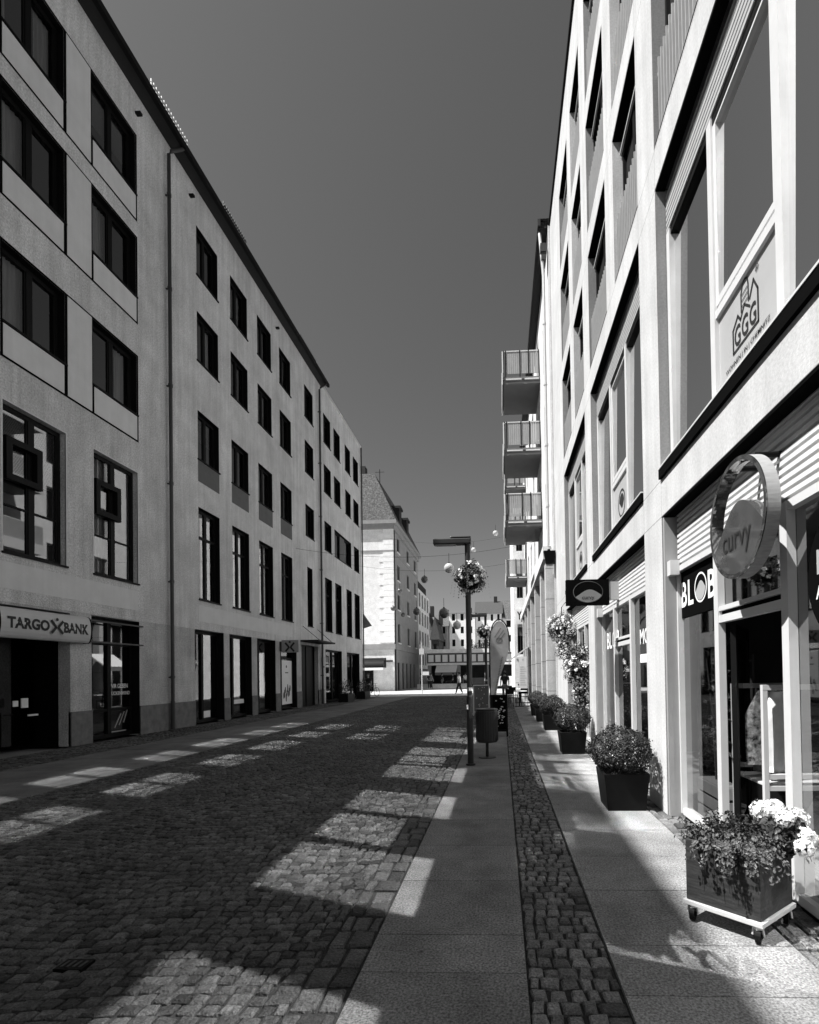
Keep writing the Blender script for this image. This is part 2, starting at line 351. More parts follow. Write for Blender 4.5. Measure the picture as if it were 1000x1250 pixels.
# plinth
e = [-12] + [q for s in shopsA for q in s[:2]] + [28.9]
for a, b in zip(e[::2], e[1::2]):
    mb = MB(); mb.box(XL - .05, XL + .025, a, b, 0, .80); pl_ = mb.build('plinth', mt['plinth'], bldA)
    mb = MB(); mb.box(XL - .05, XL + .034, a, b, .80, .83); mb.build('plinth_cap', mt['plinth'], pl_)
for a, b in ((8.9, 13.87), (16.75, 24.5)):
    mb = MB(); mb.box(XL - .05, XL + .006, a, b, 3.56, 4.13); mb.build('fascia_panel', mt['panel_grey'], bldA)
def left_window(bld, u0, u1, v0, v1, style, x0=XL, curtain=None):
    mb = MB(); x = lambda w: x0 + w
    D = -.16 if style != 'bay2' else -.13
    # dark lining of the reveal
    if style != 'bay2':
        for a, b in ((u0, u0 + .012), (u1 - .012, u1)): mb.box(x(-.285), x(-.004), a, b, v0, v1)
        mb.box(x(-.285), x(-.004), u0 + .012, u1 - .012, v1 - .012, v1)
    t = .085 if style != 'slim' else .06
    mb.box(x(D - .07), x(D), u0 + .012, u0 + t, v0, v1 - .012); mb.box(x(D - .07), x(D), u1 - t, u1 - .012, v0, v1 - .012)
    mb.box(x(D - .07), x(D), u0 + t, u1 - t, v0, v0 + t); mb.box(x(D - .07), x(D), u0 + t, u1 - t, v1 - t - .03, v1 - .012)
    um = (u0 + u1) / 2
    if style in ('std', 'bay', 'bay2', 'tall', 'wide'):
        mb.box(x(D - .06), x(D + .005), um - .065, um + .065, v0 + t, v1 - t - .03)
        # inner sash rims
        for a, b in ((u0 + t, um - .065), (um + .065, u1 - t)):
            for c in ((a, a + .035), (b - .035, b)): mb.box(x(D - .05), x(D - .012), c[0], c[1], v0 + t, v1 - t - .03)
    if style == 'tall': mb.box(x(D - .06), x(D + .003), u0 + t, u1 - t, v0 + 2.18, v0 + 2.27)
    if style == 'bay2':
        mb.box(x(D - .06), x(D - .005), u0 + t, u1 - t, v0 + 1.03, v0 + 1.07)
        # small square casement standing proud of the window
        c0 = u0 + .09 if u0 < 11 else u0 + .10; c1 = c0 + .84; z0, z1 = 5.92, 6.84; q = .135
        mb.box(x(D), x(.0), c0, c0 + q, z0, z1); mb.box(x(D), x(.0), c1 - q, c1, z0, z1)
        mb.box(x(D), x(.0), c0 + q, c1 - q, z0, z0 + q); mb.box(x(D), x(.0), c0 + q, c1 - q, z1 - q, z1)
    w = mb.build('window', mt['black'], bld)
    mb = MB(); mb.quad((x(D - .035), u0 + .02, v0 + .02), (x(D - .035), u1 - .02, v0 + .02), (x(D - .035), u1 - .02, v1 - .03), (x(D - .035), u0 + .02, v1 - .03)); mb.build('pane', mt['glass_l'], w)
    mb = MB(); mb.box(x(-.10), x(.045), u0 - .03, u1 + .03, v0 - .045, v0 - .002); mb.build('sill', mt['black'], w)
    if curtain is None: curtain = rnd.choice([0, 1, 1, 2, 3, 1, 3])
    if curtain == 3:
        mb = MB(); zq = v1 - (v1 - v0) * rnd.uniform(.3, .7); z = v1 - .06
        while z > zq: mb.hexa([(x(-.30), u0 + .04, z - .022), (x(-.30), u1 - .04, z - .022), (x(-.325), u1 - .04, z - .002), (x(-.325), u0 + .04, z - .002), (x(-.297), u0 + .04, z - .020), (x(-.297), u1 - .04, z - .020), (x(-.322), u1 - .04, z), (x(-.322), u0 + .04, z)]); z -= .03
        mb.build('blind', mt['white_board'], w); curtain = 0
    if curtain:
        mb = MB(); segs = [(u0 + .05, um - .02)] if curtain == 1 else [(u0 + .05, u0 + .42), (u1 - .42, u1 - .05)]
        zb = v0 + .05 if rnd.random() < .75 else v0 + (v1 - v0) * .4
        for a, b in segs:
            n = 26
            for i in range(n):
                p, q = a + (b - a) * i / n, a + (b - a) * (i + 1) / n; f = lambda yy: -.36 - .025 * math.sin(yy * 55)
                mb.quad((x(f(p)), p, zb), (x(f(q)), q, zb), (x(f(q)), q, v1 - .04), (x(f(p)), p, v1 - .04))
        mb.build('curtain', mt['curtain'], w)
    return w
for w in winsA: left_window(bldA, *w)
for u0, u1 in W5:
    mb = MB(); mb.box(XL - .05, XL + .004, u0 - .0, u1 + .0, 8.45, 9.19); mb.build('spandrel_panel', mt['mid_panel'], bldA)
# smooth panels framed by black joints round the first bay
for fl in (3, 4, 5):
    a, b = F[fl]; zb = a - .74
    mb = MB(); holes_wall(mb, lambda u, v, w: (XL + .008 + w, u, v), 9.93, 13.94, zb - .05, b + .05, [(u0, u1, a, b) for u0, u1 in bayw], .01); mb.build('panel_joint', mt['blackmatt'], bldA)
    for (p, q, r, s) in ((11.57, 12.29, zb, b + .0), (9.99, 11.47, zb, a - .06), (12.36, 13.88, zb, a - .06), (8.9, 9.92, zb, b)):
        mb = MB(); mb.box(XL - .02, XL + .016, p, q, r, s); mb.build('facade_panel', mt['panel_grey'], bldA)
# thin pale rims round the second-floor windows of the bay
for u0, u1 in bayw:
    mb = MB()
    mb.box(XL - .02, XL + .008, u0 - .035, u0, F[2][0], F[2][1] + .035); mb.box(XL - .02, XL + .008, u1, u1 + .035, F[2][0], F[2][1] + .035); mb.box(XL - .02, XL + .008, u0, u1, F[2][1], F[2][1] + .035)
    mb.build('window_rim', mt['panel_grey'], bldA)
# eave, gutter and roof
mb = MB(); mb.box(XL + .001, XL + .44, -12, 28.9, 18.74, 18.84); eave = mb.build('eave', mt['eave'], bldA)
mb = MB(); mb.box(XL + .40, XL + .53, -12, 28.93, 18.68, 18.86); mb.build('gutter', mt['black'], eave)
mb = MB(); mb.hexa([(XL + .46, -12, 18.842), (XL + .46, 28.9, 18.842), (XL - 5.5, 28.9, 18.95), (XL - 5.5, -12, 18.95), (XL + .46, -12, 18.90), (XL + .46, 28.9, 18.90), (XL - 5.5, 28.9, 21.2), (XL - 5.5, -12, 21.2)])
mb.hexa([(XL - 5.5, -12, 18.95), (XL - 5.5, 28.9, 18.95), (X1, 28.9, 18.95), (X1, -12, 18.95), (XL - 5.5, -12, 21.2), (XL - 5.5, 28.9, 21.2), (X1, 28.9, 19.0), (X1, -12, 19.0)])
roof = mb.build('roof', mt['roof'], bldA)
for a, b in ((11.0, 12.4), (14.3, 16.1), (18.2, 19.9), (25.4, 27.6)):
    mb = MB(); yy = a
    while yy < b: mb.box(XL + .18, XL + .21, yy, yy + .045, 18.98, 19.62 if b < 20 else 19.5); yy += .115
    mb.box(XL + .175, XL + .215, a, b, 19.06, 19.09); mb.box(XL + .175, XL + .215, a, b, 19.50 if b < 20 else 19.42, 19.53 if b < 20 else 19.45); mb.build('snow_guard', mt['light_metal'] if b < 17 else mt['grey_metal'], roof)
# rain pipes
def rainpipe(bld, y, ztop, xo=.12, x0=XL, r=.055, mat='grey_metal'):
    mb = MB(); mb.tube([(x0 + .42, y + .28, ztop + .12), (x0 + .36, y + .2, ztop), (x0 + .18, y + .03, ztop - .22), (x0 + xo, y, ztop - .36), (x0 + xo, y, 0.05)], r, 10)
    for z in (1.6, 4.6, 7.7, 10.8, 13.9, 16.9):
        if z < ztop - 1: mb.tube([(x0 + xo, y, z), (x0 + xo, y, z + .09)], r * 1.25, 10); mb.box(x0 - .02, x0 + xo, y - .02, y + .02, z + .02, z + .06)
    mb.tube([(x0 + xo, y, 0.02), (x0 + xo, y, .9)], r * 1.15, 10)
    return mb.build('rain_pipe', mt[mat], bld, smooth=False)
rainpipe(bldA, 15.20, 18.6); rainpipe(bldA, 28.36, 18.6)
for y in (13.94, 16.45, 23.02): mb = MB(); mb.box(XL - .02, XL + .16, y - .05, y + .05, 18.10, 18.17); mb.build('overflow_pipe', mt['black'], bldA)
# ground floor shop fronts
def shopfront(bld, u0, u1, v1, x0, bars=(), mull=(), dark=True, D=-.22, transom=None):
    mb = MB(); x = lambda w: x0 + w; t = .07
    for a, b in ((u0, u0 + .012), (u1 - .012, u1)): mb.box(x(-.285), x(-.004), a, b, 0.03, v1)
    mb.box(x(D - .08), x(D), u0 + .012, u0 + t, .03, v1); mb.box(x(D - .08), x(D), u1 - t, u1 - .012, .03, v1)
    mb.box(x(D - .08), x(D), u0 + t, u1 - t, .03, .14); mb.box(x(D - .08), x(D), u0 + t, u1 - t, v1 - .12, v1 - .004)
    for m in mull: mb.box(x(D - .08), x(D + .02), m - .06, m + .06, .14, v1 - .12)
    for z in bars: mb.box(x(D - .07), x(D + .01), u0 + t, u1 - t, z - .04, z + .04)
    w = mb.build('shop_window', mt['black'], bld)
    mb = MB(); mb.quad((x(D - .04), u0 + .03, .06), (x(D - .04), u1 - .03, .06), (x(D - .04), u1 - .03, v1 - .05), (x(D - .04), u0 + .03, v1 - .05)); mb.build('pane', mt['glass_l'], w)
    return w
sw2 = shopfront(bldA, 12.24, 13.93, 3.25, XL, bars=(2.56, .78), mull=(13.06,))
for zc in (3.11, 2.57):
    mb = MB(); mb.box(XL + .03, XL + .07, 11.95, 14.0, zc - .02, zc + .02)
    for yy in (12.0, 13.95): mb.box(XL - .02, XL + .03, yy - .02, yy + .02, zc - .018, zc + .018)
    mb.build('awning_rail', mt['grey_metal'], bldA)
mb = MB(); put_text(mb, 'WIR GEBEN', (XL - .245, 13.12, 1.36), RL, UP, .66, .12, .01); put_text(mb, 'RÜCKENWIND', (XL - .245, 13.12, 1.17), RL, UP, .74, .12, .01); mb.build('lettering', mt['text_white'], sw2)
mb = MB()
for i in range(3): stroke(mb, [(.1 + .16 * i, .0 + .06 * i), (.32 + .12 * i, .36 + .05 * i)], .03, (XL - .245, 13.2, .28), RL, UP)
stroke(mb, [(0, -.03), (.5, -.03)], .025, (XL - .245, 13.2, .2), RL, UP); mb.build('pictogram', mt['grey_panel'], sw2)
shopfront(bldA, 16.53, 18.32, 3.28, XL, bars=(), mull=(17.28,)); shopfront(bldA, 18.71, 20.42, 3.28, XL, bars=(), mull=(19.3,)); shopfront(bldA, 20.88, 22.62, 3.28, XL, mull=(21.4,))
sw6 = shopfront(bldA, 23.1, 25.0, 3.28, XL, bars=(2.5,), mull=(23.6,))
mb = MB(); mb.box(XL - .21, XL - .20, 23.72, 24.85, .25, 2.4); po = mb.build('poster', mt['white_board'], sw6)
mb = MB()
for i in range(9): disc(mb, .18 + .09 * i, .25 + .12 * (i % 3) + rnd.uniform(0, .3), .07, .16 + .05 * (i % 2), (XL - .196, 23.72, .25), RL, UP, 12)
disc(mb, .5, 1.85, .07, .07, (XL - .196, 23.72, .25), RL, UP, 12); stroke(mb, [(.36, 1.55), (.68, 1.55)], .05, (XL - .196, 23.72, .25), RL, UP); mb.build('print', mt['mid_panel'], po)
for a, z0, z1, u0 in ((17.35, .18, .42, .45), (18.83 + .55, .55, .72, .8)):
    mb = MB(); mb.box(XL - .245, XL - .235, a, a + u0, z0, z1); mb.build('door_sticker', mt['white_board'], bldA)
# deep bank entrance
mb = MB(); D = 1.3
mb.box(XL - D, XL - D + .05, 9.0, 11.61, 0, 3.2); mb.box(XL - D, XL - .3, 8.95, 9.0, 0, 3.2); mb.box(XL - D, XL - .31, 11.61, 11.66, 0, 3.2); mb.box(XL - D, XL - .31, 9, 11.61, 3.2, 3.25)
for yy in (9.25, 9.9, 10.6): mb.box(XL - .95, XL - .86, yy - .05, yy + .05, 0, 3.2)
mb.box(XL - .95, XL - .86, 9.0, 10.6, 2.25, 2.38); mb.box(XL - .95, XL - .86, 9.0, 10.6, .02, .25)
ent = mb.build('entrance', mt['blackmatt'], bldA)
mb = MB(); mb.quad((XL - .9, 9.02, .1), (XL - .9, 11.6, .1), (XL - .9, 11.6, 3.18), (XL - .9, 9.02, 3.18)); mb.build('pane', mt['glass_l'], ent)
for y0, z0, w_, h_ in ((10.78, 1.02, .12, .13), (10.98, .98, .16, .22)):
    mb = MB(); mb.box(XL - .62, XL - .60, y0, y0 + w_, z0, z0 + h_); mb.build('notice', mt['white_board'], ent)
mb = MB(); mb.box(XL - .60, XL - .57, 11.12, 11.36, .78, .82); mb.build('handle', mt['white_board'], ent)
# door, its canopy and rods
mb = MB(); mb.box(XL - .30, XL - .25, 25.62, 28.02, 0, 3.3); 
for yy in (25.66, 26.8, 27.95): mb.box(XL - .25, XL - .21, yy - .04, yy + .04, 0, 3.25)
mb.build('door', mt['black'], bldA)
cn = MB(); cn.box(XL + .002, XL + .95, 25.5, 28.15, 3.42, 3.50); cn = cn.build('canopy', mt['black'], bldA)
mb = MB(); mb.tube([(XL + .02, 25.8, 4.25), (XL + .85, 26.0, 3.5)], .014, 6); mb.tube([(XL + .02, 27.9, 4.25), (XL + .85, 27.9, 3.5)], .014, 6); mb.build('rod', mt['black'], cn)
# bank sign: curved light box with dark letters
bs = thing('bank_sign', 'pale curved bank sign with dark lettering above the deep bank entrance', 'sign', (XL, 10.95, 2.5))
mb = MB(); n = 10
for i in range(n):
    a0, a1 = -PI / 2 + PI * i / n, -PI / 2 + PI * (i + 1) / n
    p = lambda a: (.02 + .20 * (.5 + .5 * math.cos(a)), 2.83 + .325 * math.sin(a))
    (w0, z0), (w1, z1) = p(a0), p(a1)
    mb.quad((XL + w0, 9.72, z0), (XL + w0, 11.98, z0), (XL + w1, 11.98, z1), (XL + w1, 9.72, z1))
mb.build('box', mt['sign_face'], bs, smooth=True)
mb = MB()
for yy in (9.70, 11.975):
    mb.prism([(.0, 2.50)] + [(.025 + .20 * (.5 + .5 * math.cos(-PI / 2 + PI * i / n)), 2.83 + .33 * math.sin(-PI / 2 + PI * i / n)) for i in range(n + 1)] + [(.0, 3.16)], lambda w, z: (XL + w, yy, z), lambda w, z: (XL + w, yy + .03, z))
mb.build('end_cap', mt['blackmatt'] , bs)
def bank_letters(mb, txt, y0, y1):
    vs, fs = text_poly(txt, .045); x0 = min(v[0] for v in vs); x1 = max(v[0] for v in vs); q0 = min(v[1] for v in vs); q1 = max(v[1] for v in vs)
    R = []
    for v in vs:
        z = 2.71 + (v[1] - q0) / (q1 - q0) * .25; s = (z - 2.83) / .325
        R.append((XL + .026 + .20 * (.5 + .5 * math.sqrt(max(0, 1 - s * s))), y0 + (v[0] - x0) / (x1 - x0) * (y1 - y0), z))
    mb.add(R, fs)
def bank_x(mb, org, sc, rt=RL):
    for a, b in (((.1, .02), (.40, .37)), ((.9, .02), (.60, .37)), ((.08, .80), (.36, .47)), ((.92, .80), (.64, .47))): stroke(mb, [(a[0] * sc, a[1] * sc), (b[0] * sc, b[1] * sc)], .19 * sc, org, rt, UP)
    disc(mb, .5 * sc, .93 * sc, .11 * sc, .11 * sc, org, rt, UP, 14)
mb = MB(); bank_letters(mb, 'TARGO', 9.86, 10.83); bank_letters(mb, 'BANK', 11.2, 11.9); bank_x(mb, (XL + .233, 10.85, 2.69), .33); mb.build('lettering', mt['text_dark'], bs)
# hanging x sign
hs = thing('projecting_sign', 'small grey box sign with a dark crossed figure sticking out over the bank windows', 'sign', (-9.9, 23.05, 2.75))
mb = MB(); mb.box(-10.28, -9.47, 23.0, 23.12, 2.74, 3.32); mb.build('box', mt['sign_mid'], hs)
mb = MB(); bank_x(mb, (-10.12, 22.994, 2.80), .46, RF); mb.build('emblem', mt['text_dark'], hs)
mb = MB(); mb.box(-10.39, -10.285, 23.03, 23.09, 2.8, 3.25); mb.build('bracket', mt['grey_metal'], hs)
# ------------------------------------------------------------------ left: the further block
bldB = thing('apartment_block', 'plain grey rendered block with flush parapet beyond the second rain pipe', 'building', (XL - 5, 33, 0))
BW = [(29.27, 30.5), (31.1, 32.35), (33.4, 34.6), (35.25, 36.55)]; BF = {5: (15.66, 17.4), 4: (12.66, 14.32), 3: (9.18, 10.9), 2: (4.3, 7.5)}
winsB = []
for fl, (a, b) in BF.items():
    for k, (u0, u1) in enumerate(BW):
        if fl == 3 and k in (1, 2): continue
        winsB.append((u0, u1, a, b, 'std' if fl != 2 else 'tall'))
winsB.append((31.07, 34.6, 9.18, 10.9, 'wide'))
shopsB = [(29.2, 32.25, 0, 3.2), (33.3, 36.3, 0, 3.2)]
mb = MB(); holes_wall(mb, lm, 28.92, 37.2, 0, 18.9, [w[:4] for w in winsB] + shopsB, .3); mb.build('wall', mt['render'], bldB)
mb = MB(); mb.quad((XL, 37.2, 0), (X1, 37.2, 0), (X1, 37.2, 18.9), (XL, 37.2, 18.9)); mb.quad((X1, 28.92, 0), (X1, 37.2, 0), (X1, 37.2, 18.9), (X1, 28.92, 18.9)); mb.quad((XL, 28.92, 18.88), (XL, 37.2, 18.88), (X1, 37.2, 18.88), (X1, 28.92, 18.88)); mb.build('wall', mt['render'], bldB)
mb = MB(); mb.quad((XL - 1.6, 28.95, 0), (XL - 1.6, 37.18, 0), (XL - 1.6, 37.18, 18.87), (XL - 1.6, 28.95, 18.87)); mb.build('interior', mt['dark_room'], bldB)
mb = MB(); mb.box(XL - .3, XL + .06, 28.95, 37.26, 18.9, 18.98); mb.build('parapet_cap', mt['light_metal'], bldB)
for w in winsB: left_window(bldB, *w, curtain=rnd.choice([0, 0, 1, 2]))
mb = MB(); mb.box(XL - .15, XL - .09, 32.4, 33.3, 9.25, 10.8); mb.build('shutter', mt['mid_panel'], bldB)
shopfront(bldB, 29.2, 32.25, 3.2, XL, mull=(29.75, 30.9)); shopfront(bldB, 33.3, 36.3, 3.2, XL, mull=(33.9, 35.0))
mb = MB(); mb.tube([(XL + .10, 37.1, 18.8), (XL + .10, 37.1, .1)], .05, 8); mb.build('rain_pipe', mt['grey_metal'], bldB)
pn = MB(); pn.prism([(-10.35, 5.15), (-10.35, 6.3), (-9.7, 5.35)], lambda x, z: (x, 37.30, z), lambda x, z: (x, 37.33, z)); tag(recentre(pn.build('pennant', mt['sign_oval'])), 'grey triangular pennant at the far corner of the plain grey block', 'pennant')
pk = thing('wall_plaque', 'small pale box plaque beside the canopied door', 'sign', (XL, 28.68, 2.1))
mb = MB(); mb.box(XL + .002, XL + .1, 28.52, 28.82, 2.2, 2.72); mb.build('box', mt['grey_panel'], pk); mb = MB(); mb.box(XL + .002, XL + .08, 28.55, 28.79, 2.1, 2.196); mb.build('base', mt['black'], pk)
# ------------------------------------------------------------------ right: white concrete apartment building with shops
XR, XG = 1.82, 1.98
rm = lambda u, v, w: (XR - w, u, v)
bldR = thing('apartment_building', 'white concrete apartment building with shops below and slatted railings above on the right', 'building', (XR + 5, 6, 0))
BAY, PW, Y0 = 4.08, .68, 1.57
bays = [(Y0 + BAY * k + PW, Y0 + BAY * (k + 1)) for k in range(-2, 3)]
YE = 16.15
RF_ = [(7.47, 9.68), (10.16, 12.25), (12.73, 14.78)]
sub = []
for a, b in bays: sub += [(a, a + 1.27), (a + 1.84, b)]
holes = []
for a, b in bays: holes += [(a, b, 0, 3.32), (a, b, 3.73, 7.02)]
for z0, z1 in RF_: holes += [(a, b, z0, z1) for a, b in sub]
yS = bays[0][0] - PW - .3
wm = mt['white']
joints(wm, 2, [3.32, 3.73, 7.02, 7.45, 9.70, 10.15], .005, .45)
joints(wm, 1, [Y0 - 6 + BAY * k + .0 for k in range(1, 4)] + [Y0 - 6 + BAY * k + PW for k in range(1, 4)], .004, .5)
mb = MB(); holes_wall(mb, rm, yS, YE, 0, 16.15, holes, .16); mb.build('facade', wm, bldR)
mb = MB(); mb.quad((XR, YE, 0), (XR + 10, YE, 0), (XR + 10, YE, 16.15), (XR, YE, 16.15)); mb.quad((XR, yS, 0), (XR + 10, yS, 0), (XR + 10, yS, 16.15), (XR, yS, 16.15)); mb.quad((XR + 10, yS, 0), (XR + 10, YE, 0), (XR + 10, YE, 16.15), (XR + 10, yS, 16.15)); mb.quad((XR, yS, 16.14), (XR, YE, 16.14), (XR + 10, YE, 16.14), (XR + 10, yS, 16.14)); mb.build('wall', mt['white'], bldR)
mb = MB(); mb.box(XR - .05, XR + .3, yS, YE + .03, 16.152, 16.23); mb.build('roof_edge', mt['black'], bldR)
# inner: dark rooms upstairs, a ceiling over the shop
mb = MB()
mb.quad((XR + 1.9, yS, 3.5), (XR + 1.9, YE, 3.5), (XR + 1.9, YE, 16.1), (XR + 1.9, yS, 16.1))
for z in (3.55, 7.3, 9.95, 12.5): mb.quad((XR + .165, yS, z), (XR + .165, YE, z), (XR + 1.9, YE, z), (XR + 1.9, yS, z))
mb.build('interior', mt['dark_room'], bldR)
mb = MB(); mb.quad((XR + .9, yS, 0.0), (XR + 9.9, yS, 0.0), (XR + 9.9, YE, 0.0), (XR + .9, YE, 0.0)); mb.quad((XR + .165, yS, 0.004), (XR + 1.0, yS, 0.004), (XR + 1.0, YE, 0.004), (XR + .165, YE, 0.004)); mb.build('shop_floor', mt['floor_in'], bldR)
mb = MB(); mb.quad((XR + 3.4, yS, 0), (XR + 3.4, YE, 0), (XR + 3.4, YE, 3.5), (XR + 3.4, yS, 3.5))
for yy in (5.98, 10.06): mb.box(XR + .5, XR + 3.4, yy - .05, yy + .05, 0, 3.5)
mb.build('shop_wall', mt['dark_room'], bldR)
for bi, (a, b) in enumerate(bays):
    vis = bi >= 2
    # ---- first floor glazing
    z0, zl, zt = 3.86, 6.49, 6.93
    mb = MB(); x = XG
    mull = [a + .10, a + 1.24, a + 2.30, b - .10]          # from near to far
    mull = [a + .05, a + 1.19, a + 2.25, b - .06]
    for i, m in enumerate(mull): mb.box(x - .05, x + .02, m - .045, m + .045, z0, zl)
    mb.box(x - .02, x + .02, a + .1, b - .11, z0, z0 + .13)
    # the opening sash of the middle light, over its panel
    mb.box(x - .04, x + .05, mull[1] + .045, mull[2] - .045, 4.69, 4.76); mb.box(x - .03, x + .05, mull[1] + .045, mull[2] - .045, 4.80, 4.86)
    mb.box(x - .03, x + .05, mull[1] + .045, mull[2] - .045, zl - .10, zl - .05)
    for m in (mull[1] + .07, mull[2] - .07): mb.box(x - .03, x + .05, m - .025, m + .025, 4.86, zl - .1)
    win = mb.build('window', mt['white_frame'], bldR)
    mb = MB()
    for i in range(3):
        zz = z0 + .05 if i != 1 else 4.78; dx = .012 * (zl - zz)
        mb.quad((x - dx / 2, mull[i] + .02, zz), (x - dx / 2, mull[i + 1] - .02, zz), (x + dx / 2, mull[i + 1] - .02, zl), (x + dx / 2, mull[i] + .02, zl))
    mb.build('pane', mt['glass_r'], win)
    mb = MB(); mb.box(x - .012, x + .03, mull[1] + .045, mull[2] - .045, z0 + .05, 4.69); mb.build('spandrel_panel', mt['grey_panel'], win)
    mb = MB(); mb.box(x - .035, x + .05, a + .02, b - .02, zl - .07, zl + .0); mb.build('blind_rail', mt['black'], win)
    mb = MB(); z = zl + .012
    while z < zt: mb.box(x - .05, x - .01, a + .02, b - .02, z, z + .038); z += .062
    mb.box(x - .008, x + .02, a + .02, b - .02, zl, zt + .08); mb.build('louvre', mt['slat'], win)
    mb = MB(); mb.box(XR + .004, XG - .052, a + .004, b - .004, 6.996, 7.016); mb.build('soffit_shade', mt['blackmatt'], win)  # shade under the band put in as a black sheet
    mb = MB(); mb.box(XR - .028, XG - .06, a + .004, b - .004, 3.735, 3.835); mb.build('sill_channel', mt['blackmatt'], win)
    mb = MB(); mb.box(XR - .034, XG - .05, a + .004, b - .004, 3.838, 3.855); mb.build('sill', mt['white_frame'], win)
    # ---- shop front
    mb = MB(); ms = [a + .06, a + 1.29, a + 2.35, b - .03]
    far_j = b - .05
    mb.box(x - .03, x + .03, a + .0, a + .09, .04, 2.74); mb.box(x - .03, x + .03, b - .075, b - .006, .04, 2.74)
    for m in (a + 1.255, a + 2.345): mb.box(x - .035, x + .027, m - .042, m + .042, .04, 2.74)
    mb.box(x - .03, x + .03, a + .09, b - .075, 2.68, 2.74); 
    mb.box(x - .02, x + .03, a + 2.387, b - .075, .03, .09)
    mb.box(x - .02, x + .03, a + .09, a + 1.213, .03, .09)
    m1, m2 = a + 1.297, a + 2.303
    mb.box(x - .03, x + .03, m1, m2, 2.02, 2.085); mb.box(x - .028, x + .03, m1, m2, 2.125, 2.165)
    if bi != 2: mb.box(x - .03, x + .03, m1, m2, .03, .12)
    sf = mb.build('shop_front', mt['white_frame'], bldR)
    mb = MB(); mb.box(x + .0, x + .02, m1, m2, 2.085, 2.125); mb.build('frame_gap', mt['blackmatt'], sf)
    mb = MB()
    P = lambda p, q, r, s: mb.quad((x + .03, p, r), (x + .03, q, r), (x + .03, q, s), (x + .03, p, s))
    P(a + .05, a + 1.25, .06, 2.70); P(a + 2.34, b - .02, .06, 2.70); P(a + 1.28, a + 2.31, 2.15, 2.70)
    if bi != 2: P(a + 1.28, a + 2.31, .1, 2.04)
    mb.build('pane', mt['glass_shop'], sf)
    mb = MB(); z = 2.765
    while z < 3.30: mb.hexa([(x - .03, a + .01, z), (x + .005, a + .01, z - .012), (x + .005, b - .10, z - .012), (x - .03, b - .10, z), (x - .028, a + .01, z + .034), (x + .007, a + .01, z + .03), (x + .007, b - .10, z + .03), (x - .028, b - .10, z + .034)]); z += .058
    lv = mb.build('louvre', mt['louvre'], sf)
    mb = MB(); mb.box(XR + .004, x - .035, a + .004, b - .05, 3.296, 3.316); mb.build('soffit_shade', mt['blackmatt'], sf)  # black sheet stands in for the shade below the fascia
    mb = MB(); mb.box(x + .02, x + .05, a + .01, b - .09, 2.745, 3.34); mb.build('shade_backing', mt['blackmatt'], sf)  # black behind the slats carries the deep shade in its colour
    mb = MB(); mb.box(x - .15, x - .004, b - .049, b - .004, .0, 3.31); mb.build('reveal_lining', mt['reveal'], sf)
    mb = MB(); mb.box(x - .13, x - .032, b - .16, b - .055, 2.64, 2.80); mb.build('bracket_box', mt['white_frame'], sf)
# ---- flats above
def flat_window(a, b, z0, z1):
    x = XR + .15; mb = MB(); t = .055
    mb.box(x, x + .07, a + .01, a + t, z0 + .02, z1 - .22); mb.box(x, x + .07, b - t, b - .01, z0 + .02, z1 - .22); mb.box(x, x + .07, a + t, b - t, z0 + .02, z0 + .09); mb.box(x, x + .07, a + t, b - t, z1 - .29, z1 - .22)
    mb.box(x, x + .07, (a + b) / 2 - .05, (a + b) / 2 + .05, z0 + .09, z1 - .29)
    w = mb.build('window', mt['black'], bldR)
    mb = MB(); mb.quad((x + .012, a + .02, z0 + .05), (x + .012, b - .02, z0 + .05), (x + .054, b - .02, z1 - .25), (x + .054, a + .02, z1 - .25)); mb.build('pane', mt['glass_flat'] if z0 > 9 or a > 10 else mt['dull_pane'], w)
    mb = MB(); mb.box(XR + .004, x - .011, a + .006, b - .006, z1 - .02, z1 - .003); mb.build('soffit_shade', mt['blackmatt'], w)  # black sheet painted in for the shade at the top of the opening
    mb = MB(); mb.box(x - .01, x + .08, a + .012, b - .012, z1 - .218, z1 - .021); mb.build('blind_box', mt['blackmatt'], w)
    mb = MB(); mb.box(x - .045, x - .012, a + .012, b - .012, z1 - .235, z1 - .21); mb.build('blind_rail', mt['white_frame'], w)
    mb = MB(); yy = a + .02
    while yy < b - .06: mb.box(XR + .022, XR + .055, yy, yy + .012, z0 + .085, z0 + .92); yy += .088
    mb.box(XR + .056, XR + .075, a + .006, b - .006, z0 + .14, z0 + .18); mb.box(XR + .056, XR + .075, a + .006, b - .006, z0 + .84, z0 + .88)
    r = mb.build('railing', mt['slat'], bldR)
    mb = MB(); mb.box(XR + .012, XR + .10, a + .004, b - .004, z0 + .002, z0 + .07); mb.build('gap_strip', mt['blackmatt'], r)  # black strip filling the gap under the railing
    return w
for z0, z1 in RF_:
    for a, b in sub: flat_window(a, b, z0, z1)
